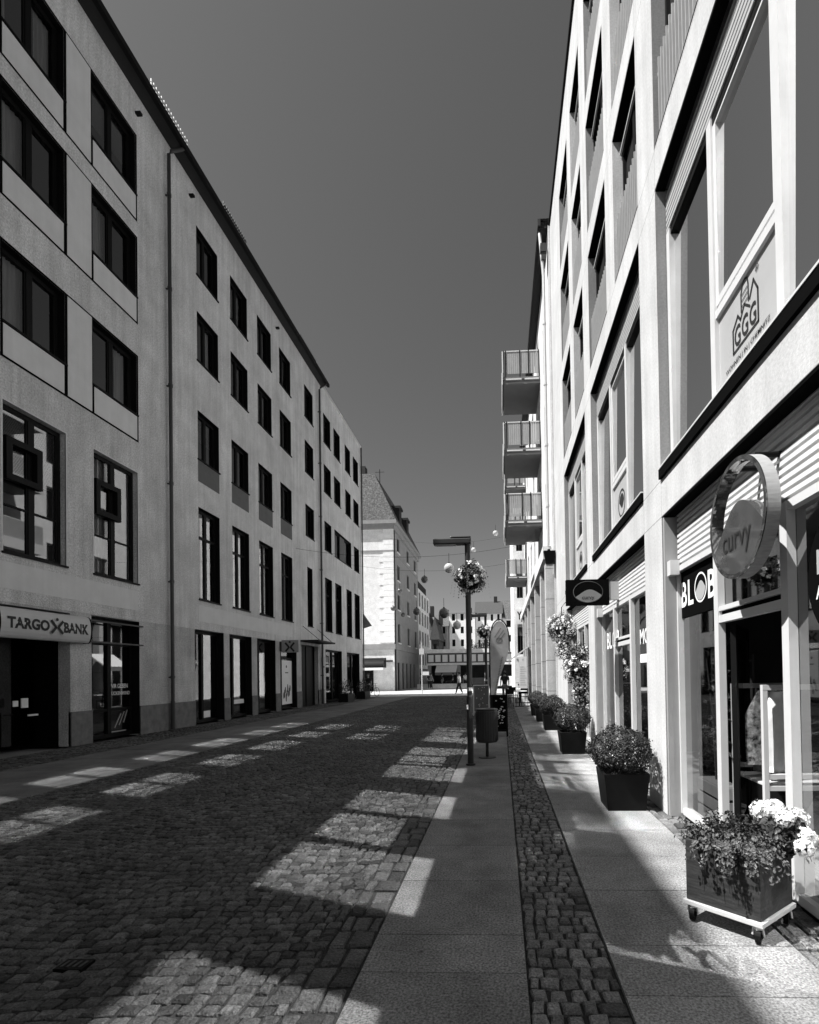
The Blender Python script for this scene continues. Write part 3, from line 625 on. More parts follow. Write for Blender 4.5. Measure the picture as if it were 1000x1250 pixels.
# ---- writing on the shop glass
lt = thing('window_lettering', 'white shop lettering with a round logo on the dark band of the front shop window', 'lettering', (XG, 5.1, 2.2))
mb = MB(); mb.box(XG + .012, XG + .022, 4.64, 5.72, 2.17, 2.67); mb.build('band', mt['blackmatt'], lt)
mb = MB(); put_text(mb, 'B', (XG + .009, 5.565, 2.285), RR, UP, .155, .27, .02); put_text(mb, 'L', (XG + .009, 5.375, 2.285), RR, UP, .145, .27, .02); put_text(mb, 'B', (XG + .009, 4.865, 2.285), RR, UP, .165, .27, .02)
disc(mb, 0, 0, .152, .15, (XG + .009, 5.045, 2.425), RR, UP, 36, .88); mb.build('lettering', mt['text_white'], lt)
def wave_fill(mb, cx, cy, r, org, right, up, n=40, lift=.1):
    pts = []
    for k in range(n + 1):
        a = PI + PI * k / n; pts.append((cx + r * math.cos(a), cy + r * math.sin(a)))
    def wv(u): return lift + .42 * math.cos((u - .12) * 2.3)
    u0 = next(-1 + .005 * i for i in range(200) if -math.sqrt(max(0, 1 - (-1 + .005 * i) ** 2)) <= wv(-1 + .005 * i)); u1 = next(1 - .005 * i for i in range(200) if -math.sqrt(max(0, 1 - (1 - .005 * i) ** 2)) <= wv(1 - .005 * i))
    a0 = math.atan2(-math.sqrt(1 - u0 * u0), u0); a1 = math.atan2(-math.sqrt(1 - u1 * u1), u1); a0 = a0 + 2 * PI if a0 < 0 else a0; a1 = a1 + 2 * PI if a1 <= 0 else a1
    pts = [(cx + r * math.cos(a0 + (a1 - a0) * k / n), cy + r * math.sin(a0 + (a1 - a0) * k / n)) for k in range(n + 1)]
    for k in range(1, n): u = u1 + (u0 - u1) * k / n; pts.append((cx + r * u, cy + r * wv(u)))
    return pts
def fan(mb, pts, f):
    c = (sum(p[0] for p in pts) / len(pts), sum(p[1] for p in pts) / len(pts)); c = (c[0], c[1] - .12 * abs(pts[0][0] - c[0])); m = len(pts)
    mb.add([f(*p) for p in pts] + [f(*c)], [(i, (i + 1) % m, m) for i in range(m)])
mb = MB(); pts = wave_fill(mb, 0, 0, .125, None, None, None); fan(mb, pts, lambda p, q: (XG + .006, 5.045 - p, 2.425 + q)); mb.build('logo', mt['grey_panel'], lt)
dc = thing('window_decal', 'black round sticker with letters on the glass right of the open shop door', 'sticker', (XG, 2.85, 1.7))
mb = MB(); disc(mb, 0, 0, .46, .46, (XG + .022, 2.88, 2.17), RR, UP, 48); mb.build('disc', mt['blackmatt'], dc)
mb = MB(); put_text(mb, 'N', (XG + .018, 3.235, 2.19), RR, UP, .13, .155, .015); mb.build('letter', mt['grey_panel'], dc)
mb = MB(); put_text(mb, 'A', (XG + .018, 3.25, 2.035), RR, UP, .075, .085, .015); mb.build('letter', mt['text_white'], dc)
a, b = bays[3]
mb = MB(); put_text(mb, 'M YVA', (XG + .022, 2.40, 2.02), (0, 0, -1), (0, 1, 0), 1.0, .20, .02); mb.build('lettering', mt['text_dark'], dc)
l2 = thing('window_lettering', 'small white lettering high on the glass of the shop window behind the hanging sign', 'lettering', (XG, b - .6, 2.2))
mb = MB(); put_text(mb, 'BL', (XG + .022, b - .22, 2.02), RR, UP, .42, .30, .02); disc(mb, 0, 0, .15, .15, (XG + .022, b - .82, 2.17), RR, UP, 30, .85); put_text(mb, 'B', (XG + .022, b - 1.0, 2.02), RR, UP, .2, .3, .02); mb.build('lettering', mt['text_white'], l2)
l3 = thing('window_lettering', 'white words and bar on the glass next to the bare white pillar', 'lettering', (XG, a + .6, 1.5))
mb = MB(); put_text(mb, 'MODE', (XG + .022, a + .95, 1.98), RR, UP, .8, .22, .02); mb.box(XG + .02, XG + .026, a + .15, a + .95, 1.72, 1.84); mb.build('lettering', mt['text_white'], l3)
# ---- housing company plates on the first floor panels
def company_plate(k, label, round_logo):
    a, b = bays[k]; y1 = a + 2.25 - .045; y0 = a + 1.19 + .045; w = y1 - y0
    t = thing('company_sign', label, 'sign', (XG - .012, (y0 + y1) / 2, 3.92))
    O = (XG - .0165, y1, 3.91)
    if not round_logo:
        mb = MB(); s = .019
        stroke(mb, [(.26, .30), (.26, .49), (.345, .56), (.39, .50)], s, O, RR, UP); stroke(mb, [(.26, .30), (.66, .30), (.66, .55), (.60, .66), (.54, .56)], s, O, RR, UP)
        stroke(mb, [(.39, .50), (.455, .575), (.54, .50)], s * .8, O, RR, UP)
        stroke(mb, [(.405, .545), (.405, .69), (.43, .745), (.47, .765), (.51, .745), (.52, .69), (.52, .56)], s * .8, O, RR, UP)
        for q in range(3): stroke(mb, [(.42, .58 + .045 * q), (.505, .59 + .045 * q)], s * .5, O, RR, UP)
        mb.build('emblem', mt['text_dark'], t)
        mb = MB()
        for i in range(3): put_text(mb, 'G', (XG - .0165, y1 - .285 - .123 * i, 3.91 + .325), RR, UP, .10, .165, .012)
        put_text(mb, 'WOHNEN | IN | CHEMNITZ', (XG - .0165, y1 - .12, 3.91 + .185), RR, UP, .70, .05, .008); put_text(mb, '®', (XG - .0165, y1 - .63, 3.91 + .68), RR, UP, .05, .05, .01); mb.build('lettering', mt['text_dark'], t)
        mb = MB(); mb.box(XG - .0145, XG - .0135, y1 - .84, y1 - .12, 4.0, 4.075); mb.build('strip', mt['white_board'], t)
        mb = MB(); put_text(mb, 'www.ggg.de', (XG - .0165, y1 - .2, 4.012), RR, UP, .5, .045, .008); mb.build('lettering', mt['text_dark'], t)
    else:
        mb = MB(); disc(mb, .5, .38, .22, .22, O, RR, UP, 36, .86); pts = wave_fill(mb, 0, 0, .15, None, None, None); fan(mb, pts, lambda p, q: (XG - .0165, y1 - .5 - p, 3.91 + .38 - q)); mb.build('emblem', mt['text_dark'], t)
company_plate(2, 'grey plate with house-shaped logo and small lettering under the near first-floor window', False)
company_plate(3, 'grey plate with only a round emblem under the first-floor window in the middle bay', True)
company_plate(4, 'grey plate with a faint round emblem under the farthest first-floor window', True)
# ---- round shop sign on the front
ds = thing('shop_sign', 'round ring-shaped shop sign with a wavy lower half hung over the open shop door', 'sign', (1.75, 3.66, 2.25))
cy_, cz_, R_ = 3.66, 2.685, .425; xf, xb = 1.70, 1.79; n = 96
mb = MB(); c = lambda k, r, x: (x, cy_ - r * math.cos(2 * PI * k / n), cz_ + r * math.sin(2 * PI * k / n))
for k in range(n):
    for (r1, x1, r2, x2) in ((R_, xf, R_, xb), (R_, xb, R_ * .93, xb)):
        mb.quad(c(k, r1, x1), c(k + 1, r1, x1), c(k + 1, r2, x2), c(k, r2, x2))
rg = mb.build('ring', mt['ring_wood'], ds); mb = MB()
for k in range(n): mb.quad(c(k, R_ * .93, xf - .003), c(k + 1, R_ * .93, xf - .003), c(k + 1, R_ * 1.004, xf - .003), c(k, R_ * 1.004, xf - .003)); mb.quad(c(k, R_ * 1.004, xf - .003), c(k + 1, R_ * 1.004, xf - .003), c(k + 1, R_ * 1.004, xf + .004), c(k, R_ * 1.004, xf + .004))
for k in range(n): mb.quad(c(k, R_ * .93, xb - .001), c(k + 1, R_ * .93, xb - .001), c(k + 1, R_ * .93, xf - .003), c(k, R_ * .93, xf - .003))
mb.build('ring_face', mt['ring_face'], rg)
pts = wave_fill(None, 0, 0, R_ * .928, None, None, None, lift=-.14)
mb = MB(); fan(mb, pts, lambda p, q: (xf - .0, cy_ - p, cz_ + q)); fan(mb, pts, lambda p, q: (xb - .004, cy_ - p, cz_ + q)); m_ = len(pts)
mb.add([(xf, cy_ - p, cz_ + q) for p, q in pts] + [(xb - .004, cy_ - p, cz_ + q) for p, q in pts], [(i, (i + 1) % m_, m_ + (i + 1) % m_, m_ + i) for i in range(m_)]); mb.build('panel', mt['sign_grey'], ds)
mb = MB(); put_text(mb, 'curvy', (xf - .005, cy_ + .20, cz_ - .27), RR, UP, .42, .17, 0.0); mb.build('lettering', mt['text_dark'], ds)
mb = MB(); mb.tube([(xb, cy_ + .12, cz_ + .405), (XG + .02, cy_ + .12, cz_ + .405)], .02, 8); mb.tube([(xb, cy_ - .12, cz_ + .405), (XG + .02, cy_ - .12, cz_ + .405)], .02, 8); mb.build('bracket', mt['black'], ds)
# ---- hanging sign seen edge to edge
hg = thing('hanging_sign', 'black rectangular hanging sign with an oval emblem next to the louvres', 'sign', (1.45, 8.3, 2.7))
mb = MB(); mb.box(1.09, 1.79, 8.26, 8.36, 2.70, 3.12); mb.build('box', mt['blackmatt'], hg)
mb = MB(); disc(mb, .355, .215, .245, .178, (1.09, 8.256, 2.70), RF, UP, 44, .95); mb.build('rim', mt['sign_grey'], hg)
mb = MB(); pts = wave_fill(None, 0, 0, 1, None, None, None, lift=-.2); fan(mb, pts, lambda p, q: (1.445 + .232 * p, 8.255, 2.915 + .168 * q)); mb.build('emblem', mt['sign_oval'], hg)
mb = MB(); put_text(mb, 'curvy', (1.345, 8.251, 2.775), RF, UP, .20, .06, .01); mb.build('lettering', mt['text_dark'], hg)
mb = MB(); mb.box(1.79, 1.96, 8.27, 8.35, 2.78, 3.08); mb.build('bracket', mt['grey_panel'], hg)
# ---- the open door, and what stands inside
mb = MB(); p, q = 4.44, 0
dh = Vector((XG + .04, 4.44)); dd = Vector((.53, .85)); dn = Vector((.85, -.53)); T_ = lambda u, v, z: (dh.x + dd.x * u + dn.x * v, dh.y + dd.y * u + dn.y * v, z)
def dbox(mb, u0, u1, v0, v1, z0, z1): mb.hexa([T_(u0, v0, z0), T_(u1, v0, z0), T_(u1, v1, z0), T_(u0, v1, z0), T_(u0, v0, z1), T_(u1, v0, z1), T_(u1, v1, z1), T_(u0, v1, z1)])
for u0, u1, z0, z1 in ((0, .1, .03, 2.0), (.84, .94, .03, 2.0), (.1, .84, .03, .2), (.1, .84, 1.88, 2.0)): dbox(mb, u0, u1, -.022, .022, z0, z1)
dl = mb.build('door', mt['black'], bldR); mb = MB(); mb.quad(T_(.1, 0, .2), T_(.84, 0, .2), T_(.84, 0, 1.88), T_(.1, 0, 1.88)); mb.build('pane', glass('door_glass', .15, .05, .12), dl)
mb = MB(); dbox(mb, .87, .89, .05, .07, .5, 1.75); dbox(mb, .872, .888, .022, .05, .55, .57); dbox(mb, .872, .888, .022, .05, 1.68, 1.70); mb.build('handle', mt['grey_metal'], dl)
rk = thing('clothes_rack', 'white wooden clothes rack just inside the open shop door', 'rack', (2.6, 4.7, 0))
mb = MB(); xa, xb_, ya, yb = 2.25, 2.80, 4.40, 4.96
for y in (ya, yb):
    for x in (xa, xb_): mb.box(x - .02, x + .02, y - .02, y + .02, .01, 1.42)
    mb.box(xa - .02, xb_ + .02, y - .021, y + .021, 1.42, 1.465); mb.box(xa + .02, xb_ - .02, y - .018, y + .018, .66, .70); mb.box(xa + .02, xb_ - .02, y - .018, y + .018, .56, .60)
mb.box((xa + xb_) / 2 - .012, (xa + xb_) / 2 + .012, ya + .021, yb - .021, 1.425, 1.45); mb.box(xa - .018, xb_ + .018, ya + .02, yb - .02, .602, .618)
mb.build('frame', mt['white_frame'], rk)
def garment(name, xr, y, z0, z1, wd, th, mat, label, cat='garment'):
    mb = MB(); n = 18; m = 12; vs = []; fs = []
    for j in range(m + 1):
        t = j / m; z = z1 + (z0 - z1) * t; w = wd * (.45 + .55 * min(1, t * 3.2)) * (1 - .08 * t)
        for i in range(n):
            a = 2 * PI * i / n; fx = 1 + .10 * math.sin(5 * a + y * 9) * t
            vs.append((xr + .5 * w * math.cos(a) * fx, y + .5 * th * (1 + .35 * math.sin(7 * a + t * 2) * t) * math.sin(a), z))
    for j in range(m):
        for i in range(n): fs.append((j * n + i, j * n + (i + 1) % n, (j + 1) * n + (i + 1) % n, (j + 1) * n + i))
    fs.append(tuple(range(n))); fs.append(tuple(range(m * n, (m + 1) * n))[::-1])
    mb.add(vs, fs); return tag(recentre(mb.build(name, mat, smooth=True)), label, cat, 'clothes hanging on the rack')
mp_ = M('printed_cloth', .55, .9, .95, 22)
garment('shirt', 2.415, 4.50, .70, 1.40, .25, .09, mt['cloth_w'], 'plain white long shirt at the front of the rack')
garment('blouse', 2.42, 4.64, .74, 1.41, .44, .08, mp_, 'black and white patterned blouse behind the white shirt'); garment('dress', 2.55, 4.78, .66, 1.40, .44, .09, mt['cloth_m'], 'mid-grey dress hanging behind the patterned blouse'); garment('coat', 2.62, 4.90, .64, 1.40, .44, .08, mt['cloth_d'], 'black coat hanging at the back of the rack')
garment('bag', 2.66, 4.40 - .12, .12, .52, .3, .16, mt['cloth_d'], 'black bag standing on the floor in front of the rack', 'bag')
# window display: potted plant on a low crate
cr = thing('crate', 'low slatted grey crate on the shop floor behind the front window', 'crate', (XG + .24, 5.27, 0)); mb = MB()
for i in range(3): mb.box(XG + .13, XG + .15, 4.98, 5.55, .05 + .14 * i, .16 + .14 * i); mb.box(XG + .15, XG + .34, 4.98, 5.0, .05 + .14 * i, .16 + .14 * i)
mb.box(XG + .15, XG + .34, 5.0, 5.55, .02, .05); mb.box(XG + .15, XG + .34, 5.0, 5.55, .42, .45); mb.build('body', mt['reveal'], cr)
mb = MB()
for i in range(7):
    y = 5.08 + .06 * i; z = .55 + .9 * rnd.random() + .3; xx = XG + .2 + .1 * rnd.random(); mb.tube([(xx, y, .45), (xx + rnd.uniform(-.05, .05), y + rnd.uniform(-.05, .05), .45 + z * .5), (xx + rnd.uniform(-.08, .1), y + rnd.uniform(-.1, .1), .45 + z)], [.012, .01, .006], 5)
    for k in range(22):
        t = rnd.random(); leafquad(mb, Vector((xx + rnd.uniform(-.1, .12), y + rnd.uniform(-.15, .15), .45 + z * (.3 + .75 * t))), Vector((rnd.uniform(-1, 1), rnd.uniform(-1, 1), 1)), .09, rnd.random(), .4)
tag(recentre(mb.build('dried_bouquet', mt['leaf_l'], tone=True)), 'tall dry twigs and leaves standing on the crate in the front window', 'bouquet')
# ------------------------------------------------------------------ planters with clipped box balls along the facade
pots = [(1.415, 6.03), (1.385, 10.05), (1.40, 14.15), (1.36, 16.6), (1.33, 18.9)]
plab = ['big dark tapered planter by the first white pillar', 'dark tapered planter beside the second white pillar', 'dark tapered planter in front of the wide white end pier', 'dark tapered planter just past the white building', 'farthest dark tapered planter by the stone facade']
blab = ['large clipped box ball, nearest of the row, beside the first white pillar', 'clipped box ball second from the front, by the second pillar', 'clipped box ball third from the front, before the wide end pier', 'clipped box ball fourth from the front, just past the white building', 'smallest and farthest clipped box ball by the stone facade']
for i, (x, y) in enumerate(pots):
    s = 1.0 if i < 3 else .95
    if i == 0:
        t = thing('planter', plab[i], 'planter', (x, y, 0), 'dark planters along the right facade')
        mb = MB(); h = .43; a0, a1 = .215, .26; w = .03
        lo = [(x - a0, y - a0, 0), (x + a0, y - a0, 0), (x + a0, y + a0, 0), (x - a0, y + a0, 0)]; hi = [(x - a1, y - a1, h), (x + a1, y - a1, h), (x + a1, y + a1, h), (x - a1, y + a1, h)]
        ih = [(x - a1 + w, y - a1 + w, h), (x + a1 - w, y - a1 + w, h), (x + a1 - w, y + a1 - w, h), (x - a1 + w, y + a1 - w, h)]; il = [(p[0], p[1], h - .06) for p in ih]
        fs = [(3, 2, 1, 0)]
        for q in (0, 4, 8): fs += [(q + k, q + (k + 1) % 4, q + 4 + (k + 1) % 4, q + 4 + k) for k in range(4)]
        mb.add(lo + hi + ih + il, fs); mb.build('pot', mt['pot'], t, bevel=.008)
        mb = MB(); mb.quad(*[(p[0], p[1], h - .05) for p in ih]); mb.build('soil', mt['joint'], t)
        planter0 = t
        mb = MB(); ball_leaves(mb, (x - .02, y, .665), (.36, .36, .275), 6500, .032, .12, .70)
        mb.tube([(x, y, .39), (x, y, .55)], .03, 6)
        bush0 = recentre(mb.build('box_bush', mt['leaf'], tone=True)); tag(bush0, blab[0], 'bush', 'clipped box balls in the planters')
    else:
        t = copy_tree(planter0); t.location = (x, y, 0); t['label'] = plab[i]
        c = copy_tree(bush0); c.location = (x + rnd.uniform(-.02, .02), y, bush0.location.z + (.02 if i < 3 else .0)); c['label'] = blab[i]; c.rotation_euler = (0, 0, i * 1.3); c.scale = (s, s, s)
# ------------------------------------------------------------------ flower box on a dolly
fb = thing('planter_box', 'dark stained wooden flower box on a pale wheeled dolly by the open shop door', 'planter', (1.5, 3.22, 0))
A = Vector((1.165, 3.285)); B = Vector((1.475, 2.975)); C = Vector((1.80, 3.235)); Dq = A + C - B
def ins(p, k): cc = (A + C) / 2; return cc + (p - cc) * k
def frame_pts(k, z): return [(ins(p, k).x, ins(p, k).y, z) for p in (A, B, C, Dq)]
mb = MB(); mb.hexa(frame_pts(1.07, .105) + frame_pts(1.07, .135)); mb.build('dolly', mt['light_metal'], fb, bevel=.004)
mb = MB()
o0, o1, i1, i0 = frame_pts(1.0, .137), frame_pts(1.0, .52), frame_pts(.92, .52), frame_pts(.92, .44)
fs = []
for q in (0, 4, 8): fs += [(q + k, q + (k + 1) % 4, q + 4 + (k + 1) % 4, q + 4 + k) for k in range(4)]
mb.add(o0 + o1 + i1 + i0, fs + [(3, 2, 1, 0)]); mb.build('box', mt['wood'], fb, bevel=.003)
mb = MB(); mb.add(frame_pts(.925, .45), [(0, 1, 2, 3)]); mb.build('soil', mt['joint'], fb)
for p in (A, B, C, Dq):
    q = ins(p, .88); mb = MB(); mb.tube([(q.x - .012, q.y + .008, .045), (q.x + .012, q.y - .008, .045)], .043, 18); mb.tube([(q.x - .02, q.y + .013, .045), (q.x - .02 + .04, q.y - .013, .045)], .014, 10); ca = mb.build('caster', mt['black'], fb)
    mb = MB(); mb.box(q.x - .022, q.x + .022, q.y - .022, q.y + .022, .085, .104); mb.tube([(q.x - .025, q.y + .016, .045), (q.x - .02, q.y + .013, .09)], .007, 5); mb.tube([(q.x + .025, q.y - .016, .045), (q.x + .02, q.y - .013, .09)], .007, 5); mb.build('fork', mt['light_metal'], ca)
mb = MB()
for i in range(150):
    u, v = rnd.random(), rnd.random(); p = A + (B - A) * u + (Dq - A) * v; p = ins(p, .95)
    edge = min(u, v, 1 - u, 1 - v); sd = (p - (A + C) / 2); sd = sd.normalized() if sd.length > 0 else sd
    z0 = .46; L_ = rnd.uniform(.05, .17)
    trail = v < .35 and u > .3 and rnd.random() < .75 or rnd.random() < .15
    pts = [Vector((p.x, p.y, z0))]
    for k in range(1, 7):
        t = k / 6
        if trail: pts.append(Vector((p.x + sd.x * .16 * t, p.y + sd.y * .16 * t, z0 + .12 * math.sin(t * 2.2) - .15 * t * t)))
        else: pts.append(Vector((p.x + sd.x * .10 * t + rnd.uniform(-.015, .015), p.y + sd.y * .1 * t + rnd.uniform(-.015, .015), z0 + L_ * t)))
    mb.tube(pts, .0016, 4, 0)
    for k in range(30):
        f = rnd.random() * 5.99; j = int(f); q = pts[j].lerp(pts[j + 1], f - j) + Vector((rnd.uniform(-.025, .025), rnd.uniform(-.025, .025), rnd.uniform(-.015, .025)))
        leafquad(mb, q, Vector((rnd.uniform(-1, 1) + sd.x, rnd.uniform(-1, 1) + sd.y, rnd.uniform(.1, 1.2))), rnd.uniform(.018, .034), rnd.random(), .62)
tag(recentre(mb.build('trailing_plant', mt['leaf_l'], tone=True)), 'leafy trailing plant spilling over the wooden flower box', 'plant')
hy = thing('hydrangea', 'white hydrangea heads above dark leaves at the right end of the flower box', 'plant', (1.72, 3.18, .45))
mb = MB(); cen = [(1.64, 3.28, .70), (1.67, 3.20, .725), (1.72, 3.27, .72), (1.77, 3.18, .69), (1.80, 3.10, .60), (1.84, 3.12, .565), (1.77, 3.05, .54), (1.84, 3.22, .66), (1.70, 3.12, .69)]
for c in cen:
    bloom(mb, c, rnd.uniform(.055, .07), 210, .021)
mb.build('flower', mt['petal'], hy, tone=True)
mb = MB(); 
for c in cen: mb.tube([(1.70, 3.2, .44), ((c[0] + 1.7) / 2, (c[1] + 3.2) / 2, c[2] - .08), c], .005, 5)
ball_leaves(mb, (1.72, 3.18, .58), (.13, .11, .12), 260, .07, .1, .4); mb.build('leaves', mt['leaf'], hy, tone=True)
# ------------------------------------------------------------------ street lamps with flower baskets
def lamp(label, x, y):
    t = thing('street_lamp', label, 'street lamp', (x, y, 0), 'street lamps along the pavement')
    mb = MB(); mb.tube([(x, y, 0), (x, y, 1.2), (x, y, 1.22), (x, y, 3.95)], [.056, .056, .048, .048], 16); mb.tube([(x, y, 0), (x, y, .03)], .085, 16); mb.build('pole', mt['post'], t, smooth=False)
    mb = MB(); mb.box(x - .60, x + .065, y - .085, y + .085, 3.885, 3.985); mb.box(x - .30, x + .065, y - .085, y + .085, 3.986, 4.02); hd = mb.build('lamp_head', mt['post'], t, bevel=.025)
    mb = MB(); mb.box(x - .56, x - .2, y - .06, y + .06, 3.876, 3.883); mb.build('diffuser', mt['grey_panel'], hd)
    mb = MB(); mb.box(x - .052, x - .058 + .03, y - .075, y - .05, .98, 1.06); mb.build('sticker', mt['white_board'], t)
    mb = MB(); mb.tube([(x, y, 1.30), (x, y, 1.36)], .0495, 14); mb.build('sticker', mt['sign_face'], t); mb = MB(); mb.tube([(x, y, .55), (x, y, .75)], .0575, 14); mb.build('band', mt['grey_metal'], t)
    return t
def basket(label, x, y, z, s=1.0, grp='flower baskets hung in the street', nblo=42):
    t = thing('flower_basket', label, 'flower basket', (x, y, z), grp)
    mb = MB(); mb.lathe([(0.02, -.22), (.13, -.18), (.17, -.05), (.175, .02), (.15, .02), (.1, -.02)], (x, y, z), 20); mb.build('bowl', mt['blackmatt'], t)
    mb = MB(); ball_leaves(mb, (x, y, z), (.25 * s, .25 * s, .26 * s), 900, .055, .25, .5)
    for i in range(48):
        a = rnd.uniform(0, 2 * PI); r = rnd.uniform(.12, .3); L_ = rnd.uniform(.05, .34)
        for k in range(9): q = k / 8; leafquad(mb, Vector((x + math.cos(a) * (r + .06 * q), y + math.sin(a) * (r + .06 * q), z + .1 - q * L_ * 1.5)), Vector((math.cos(a), math.sin(a), .4)), .04, rnd.random(), .5)
    mb.build('leaves', mt['leaf'], t, tone=True)
    mb = MB()
    for i in range(nblo):
        d = Vector((rnd.gauss(0, 1), rnd.gauss(0, 1), rnd.gauss(0.15, .9))).normalized(); c = Vector((x, y, z)) + d * .27 * s
        for k in range(9): leafquad(mb, c + Vector((rnd.uniform(-1, 1), rnd.uniform(-1, 1), rnd.uniform(-1, 1))) * .028, d + Vector((rnd.uniform(-.5, .5), rnd.uniform(-.5, .5), rnd.uniform(-.5, .5))), .045, rnd.random(), .9)
    mb.build('petals', mt['petal'], t, tone=True)
    return t
lamp('dark street lamp with arm to the left, nearest on the pavement', -.56, 8.78)
basket('round basket of white petunias on the nearest street lamp', -.52, 8.80, 3.30)
l2_ = lamp('second dark street lamp farther down, half hidden by the teardrop flag', -.60, 20.0)
basket('flower basket on the second street lamp behind the teardrop flag', -.66, 20.0, 3.28)
# ------------------------------------------------------------------ litter bin, teardrop flag, A-boards
bn = thing('litter_bin', 'dark cylindrical litter bin standing right of the nearest street lamp', 'litter bin', (-.29, 9.55, 0))
mb = MB(); mb.lathe([(.0, .30), (.19, .30), (.205, .33), (.205, .88), (.195, .90), (.185, .90), (.18, .6), (0, .6)], (-.29, 9.55, 0), 28)
for k in range(28): a = 2 * PI * k / 28; mb.tube([(-.29 + .207 * math.cos(a), 9.55 + .207 * math.sin(a), .33), (-.29 + .207 * math.cos(a), 9.55 + .207 * math.sin(a), .88)], .006, 4)
mb.build('body', mt['grey_metal'], bn, smooth=False)
mb = MB(); mb.lathe([(.19, .90), (.212, .905), (.212, .925), (.15, .935), (.12, .92)], (-.29, 9.55, 0), 28); mb.build('rim', mt['post'], bn)
mb = MB(); mb.tube([(-.29, 9.55, .02), (-.29, 9.55, .30)], .03, 10); mb.lathe([(0, .025), (.16, .02), (.17, 0)], (-.29, 9.55, 0), 24); mb.build('foot', mt['post'], bn)
fl = thing('teardrop_flag', 'tall grey teardrop advertising flag on a black bow pole', 'flag', (-.28, 14, 0))
pole = [(-.30, 14, .08), (-.31, 14, 1.2), (-.315, 14, 2.2)] + [(-.035 - .275 * math.cos(PI * k / 14), 14, 2.45 + .66 * math.sin(PI * k / 14) ** .9 if k not in (0, 14) else 2.45) for k in range(0, 15)] + [(.235, 14, 2.2)]
mb = MB(); mb.tube(pole, .018, 8); mb.tube([(-.30, 14, 0), (-.30, 14, .1)], [.16, .12], 16); mb.build('pole', mt['black'], fl)
sh = [(-.285, .35), (-.255, .5), (-.06, 1.45), (.19, 2.12), (.225, 2.3), (.222, 2.5)] + [(-.035 + .255 * math.cos(PI * k / 12), 2.5 + .57 * math.sin(PI * k / 12)) for k in range(1, 12)] + [(-.295, 2.45), (-.295, 1.0)]
mb = MB(); mb.prism(sh, lambda x, z: (x, 13.992, z), lambda x, z: (x, 14.004, z)); mb.build('cloth', M('flag_cloth', .19, .8, .15, 3), fl)
mb = MB(); O = (-.30, 13.987, 0)
for i, (c0, c1) in enumerate((((.14, 2.62), (.30, 2.86)), ((.20, 2.56), (.38, 2.80)), ((.24, 2.50), (.42, 2.72)))): stroke(mb, [c0, c1], .03, O, RF, UP)
for i in range(14): t = i / 14; stroke(mb, [(.12 + .22 * (1 - t), 1.0 + 1.05 * (1 - t)), (.10 + .22 * (1 - t), .965 + 1.05 * (1 - t))], .035, O, RF, UP)
disc(mb, .26, 2.52, .10, .08, O, RF, UP, 20, .6); mb.build('print', mt['mid_panel'], fl)
def aboard(label, x, y, w, h, face, frame=mt['black'], spots=30):
    t = thing('advertising_board', label, 'A-board', (x, y, 0), 'boards standing on the pavement')
    for s in (-1, 1):
        mb = MB(); lean = .16
        P = lambda u, v, d: (x + u, y + s * (lean * (1 - v / h) + .01 + d), v)
        for (u0, u1, v0, v1) in ((-w / 2, -w / 2 + .04, 0, h), (w / 2 - .04, w / 2, 0, h), (-w / 2 + .04, w / 2 - .04, h - .045, h), (-w / 2 + .04, w / 2 - .04, .12, .165)):
            mb.hexa([P(u0, v0, 0), P(u1, v0, 0), P(u1, v0, .025), P(u0, v0, .025), P(u0, v1, 0), P(u1, v1, 0), P(u1, v1, .025), P(u0, v1, .025)])
        fr = mb.build('frame', frame, t)
        mb = MB(); mb.quad(P(-w / 2 + .04, .165, .012), P(w / 2 - .04, .165, .012), P(w / 2 - .04, h - .045, .012), P(-w / 2 + .04, h - .045, .012)); mb.build('face', face, fr)
        if s == -1:
            mb = MB()
            for i in range(spots): u = rnd.uniform(-w / 2 + .07, w / 2 - .1); v = rnd.uniform(.22, h - .1); q = P(u, v, .022); mb.quad(q, (q[0] + rnd.uniform(.02, .05), q[1], q[2]), (q[0] + rnd.uniform(.02, .05), q[1] + .0, q[2] + .03), (q[0], q[1], q[2] + .025))
            mb.build('print', mt['panel_grey'], fr)
aboard('black framed advertising board with speckled print behind the litter bin', -.06, 12.9, .42, 1.05, mt['blackmatt'])
aboard('farther dark advertising board with pale frame left of the teardrop flag', -.78, 19.2, .62, 1.18, mt['mid_panel'], mt['sign_face'], 14)
# ------------------------------------------------------------------ flower clusters on the right facade
fb_ = basket('overflowing basket of white flowers bracketed high on the white end pier', 1.60, 13.1, 2.75, 1.5, nblo=95)
mb = MB(); mb.tube([(1.60, 13.1, 2.5), (1.60, 13.1, 3.3), (1.70, 13.1, 3.42), (1.86, 13.1, 3.42)], .012, 6); tag(recentre(mb.build('basket_bracket', mt['black'])), 'thin black bracket holding the high flower basket on the white end pier', 'bracket')
ft = basket('hanging column of white flowers and leaves by the second white pillar', 1.66, 10.75, 1.66, 1.15, nblo=60)
for zz in (2.45, 2.15):
    mb = MB(); ball_leaves(mb, (1.64, 13.0, zz), (.22, .26, .26), 420, .05, .25, .4); mb.build('leaves', mt['leaf'], fb_, tone=True); mb = MB()
    for i in range(30):
        d = Vector((rnd.gauss(0, 1), rnd.gauss(0, 1), rnd.gauss(0, 1))).normalized(); bloom(mb, Vector((1.64, 13.0, zz)) + d * .23, .02, 7, .05)
    mb.build('petals', mt['petal'], fb_, tone=True)
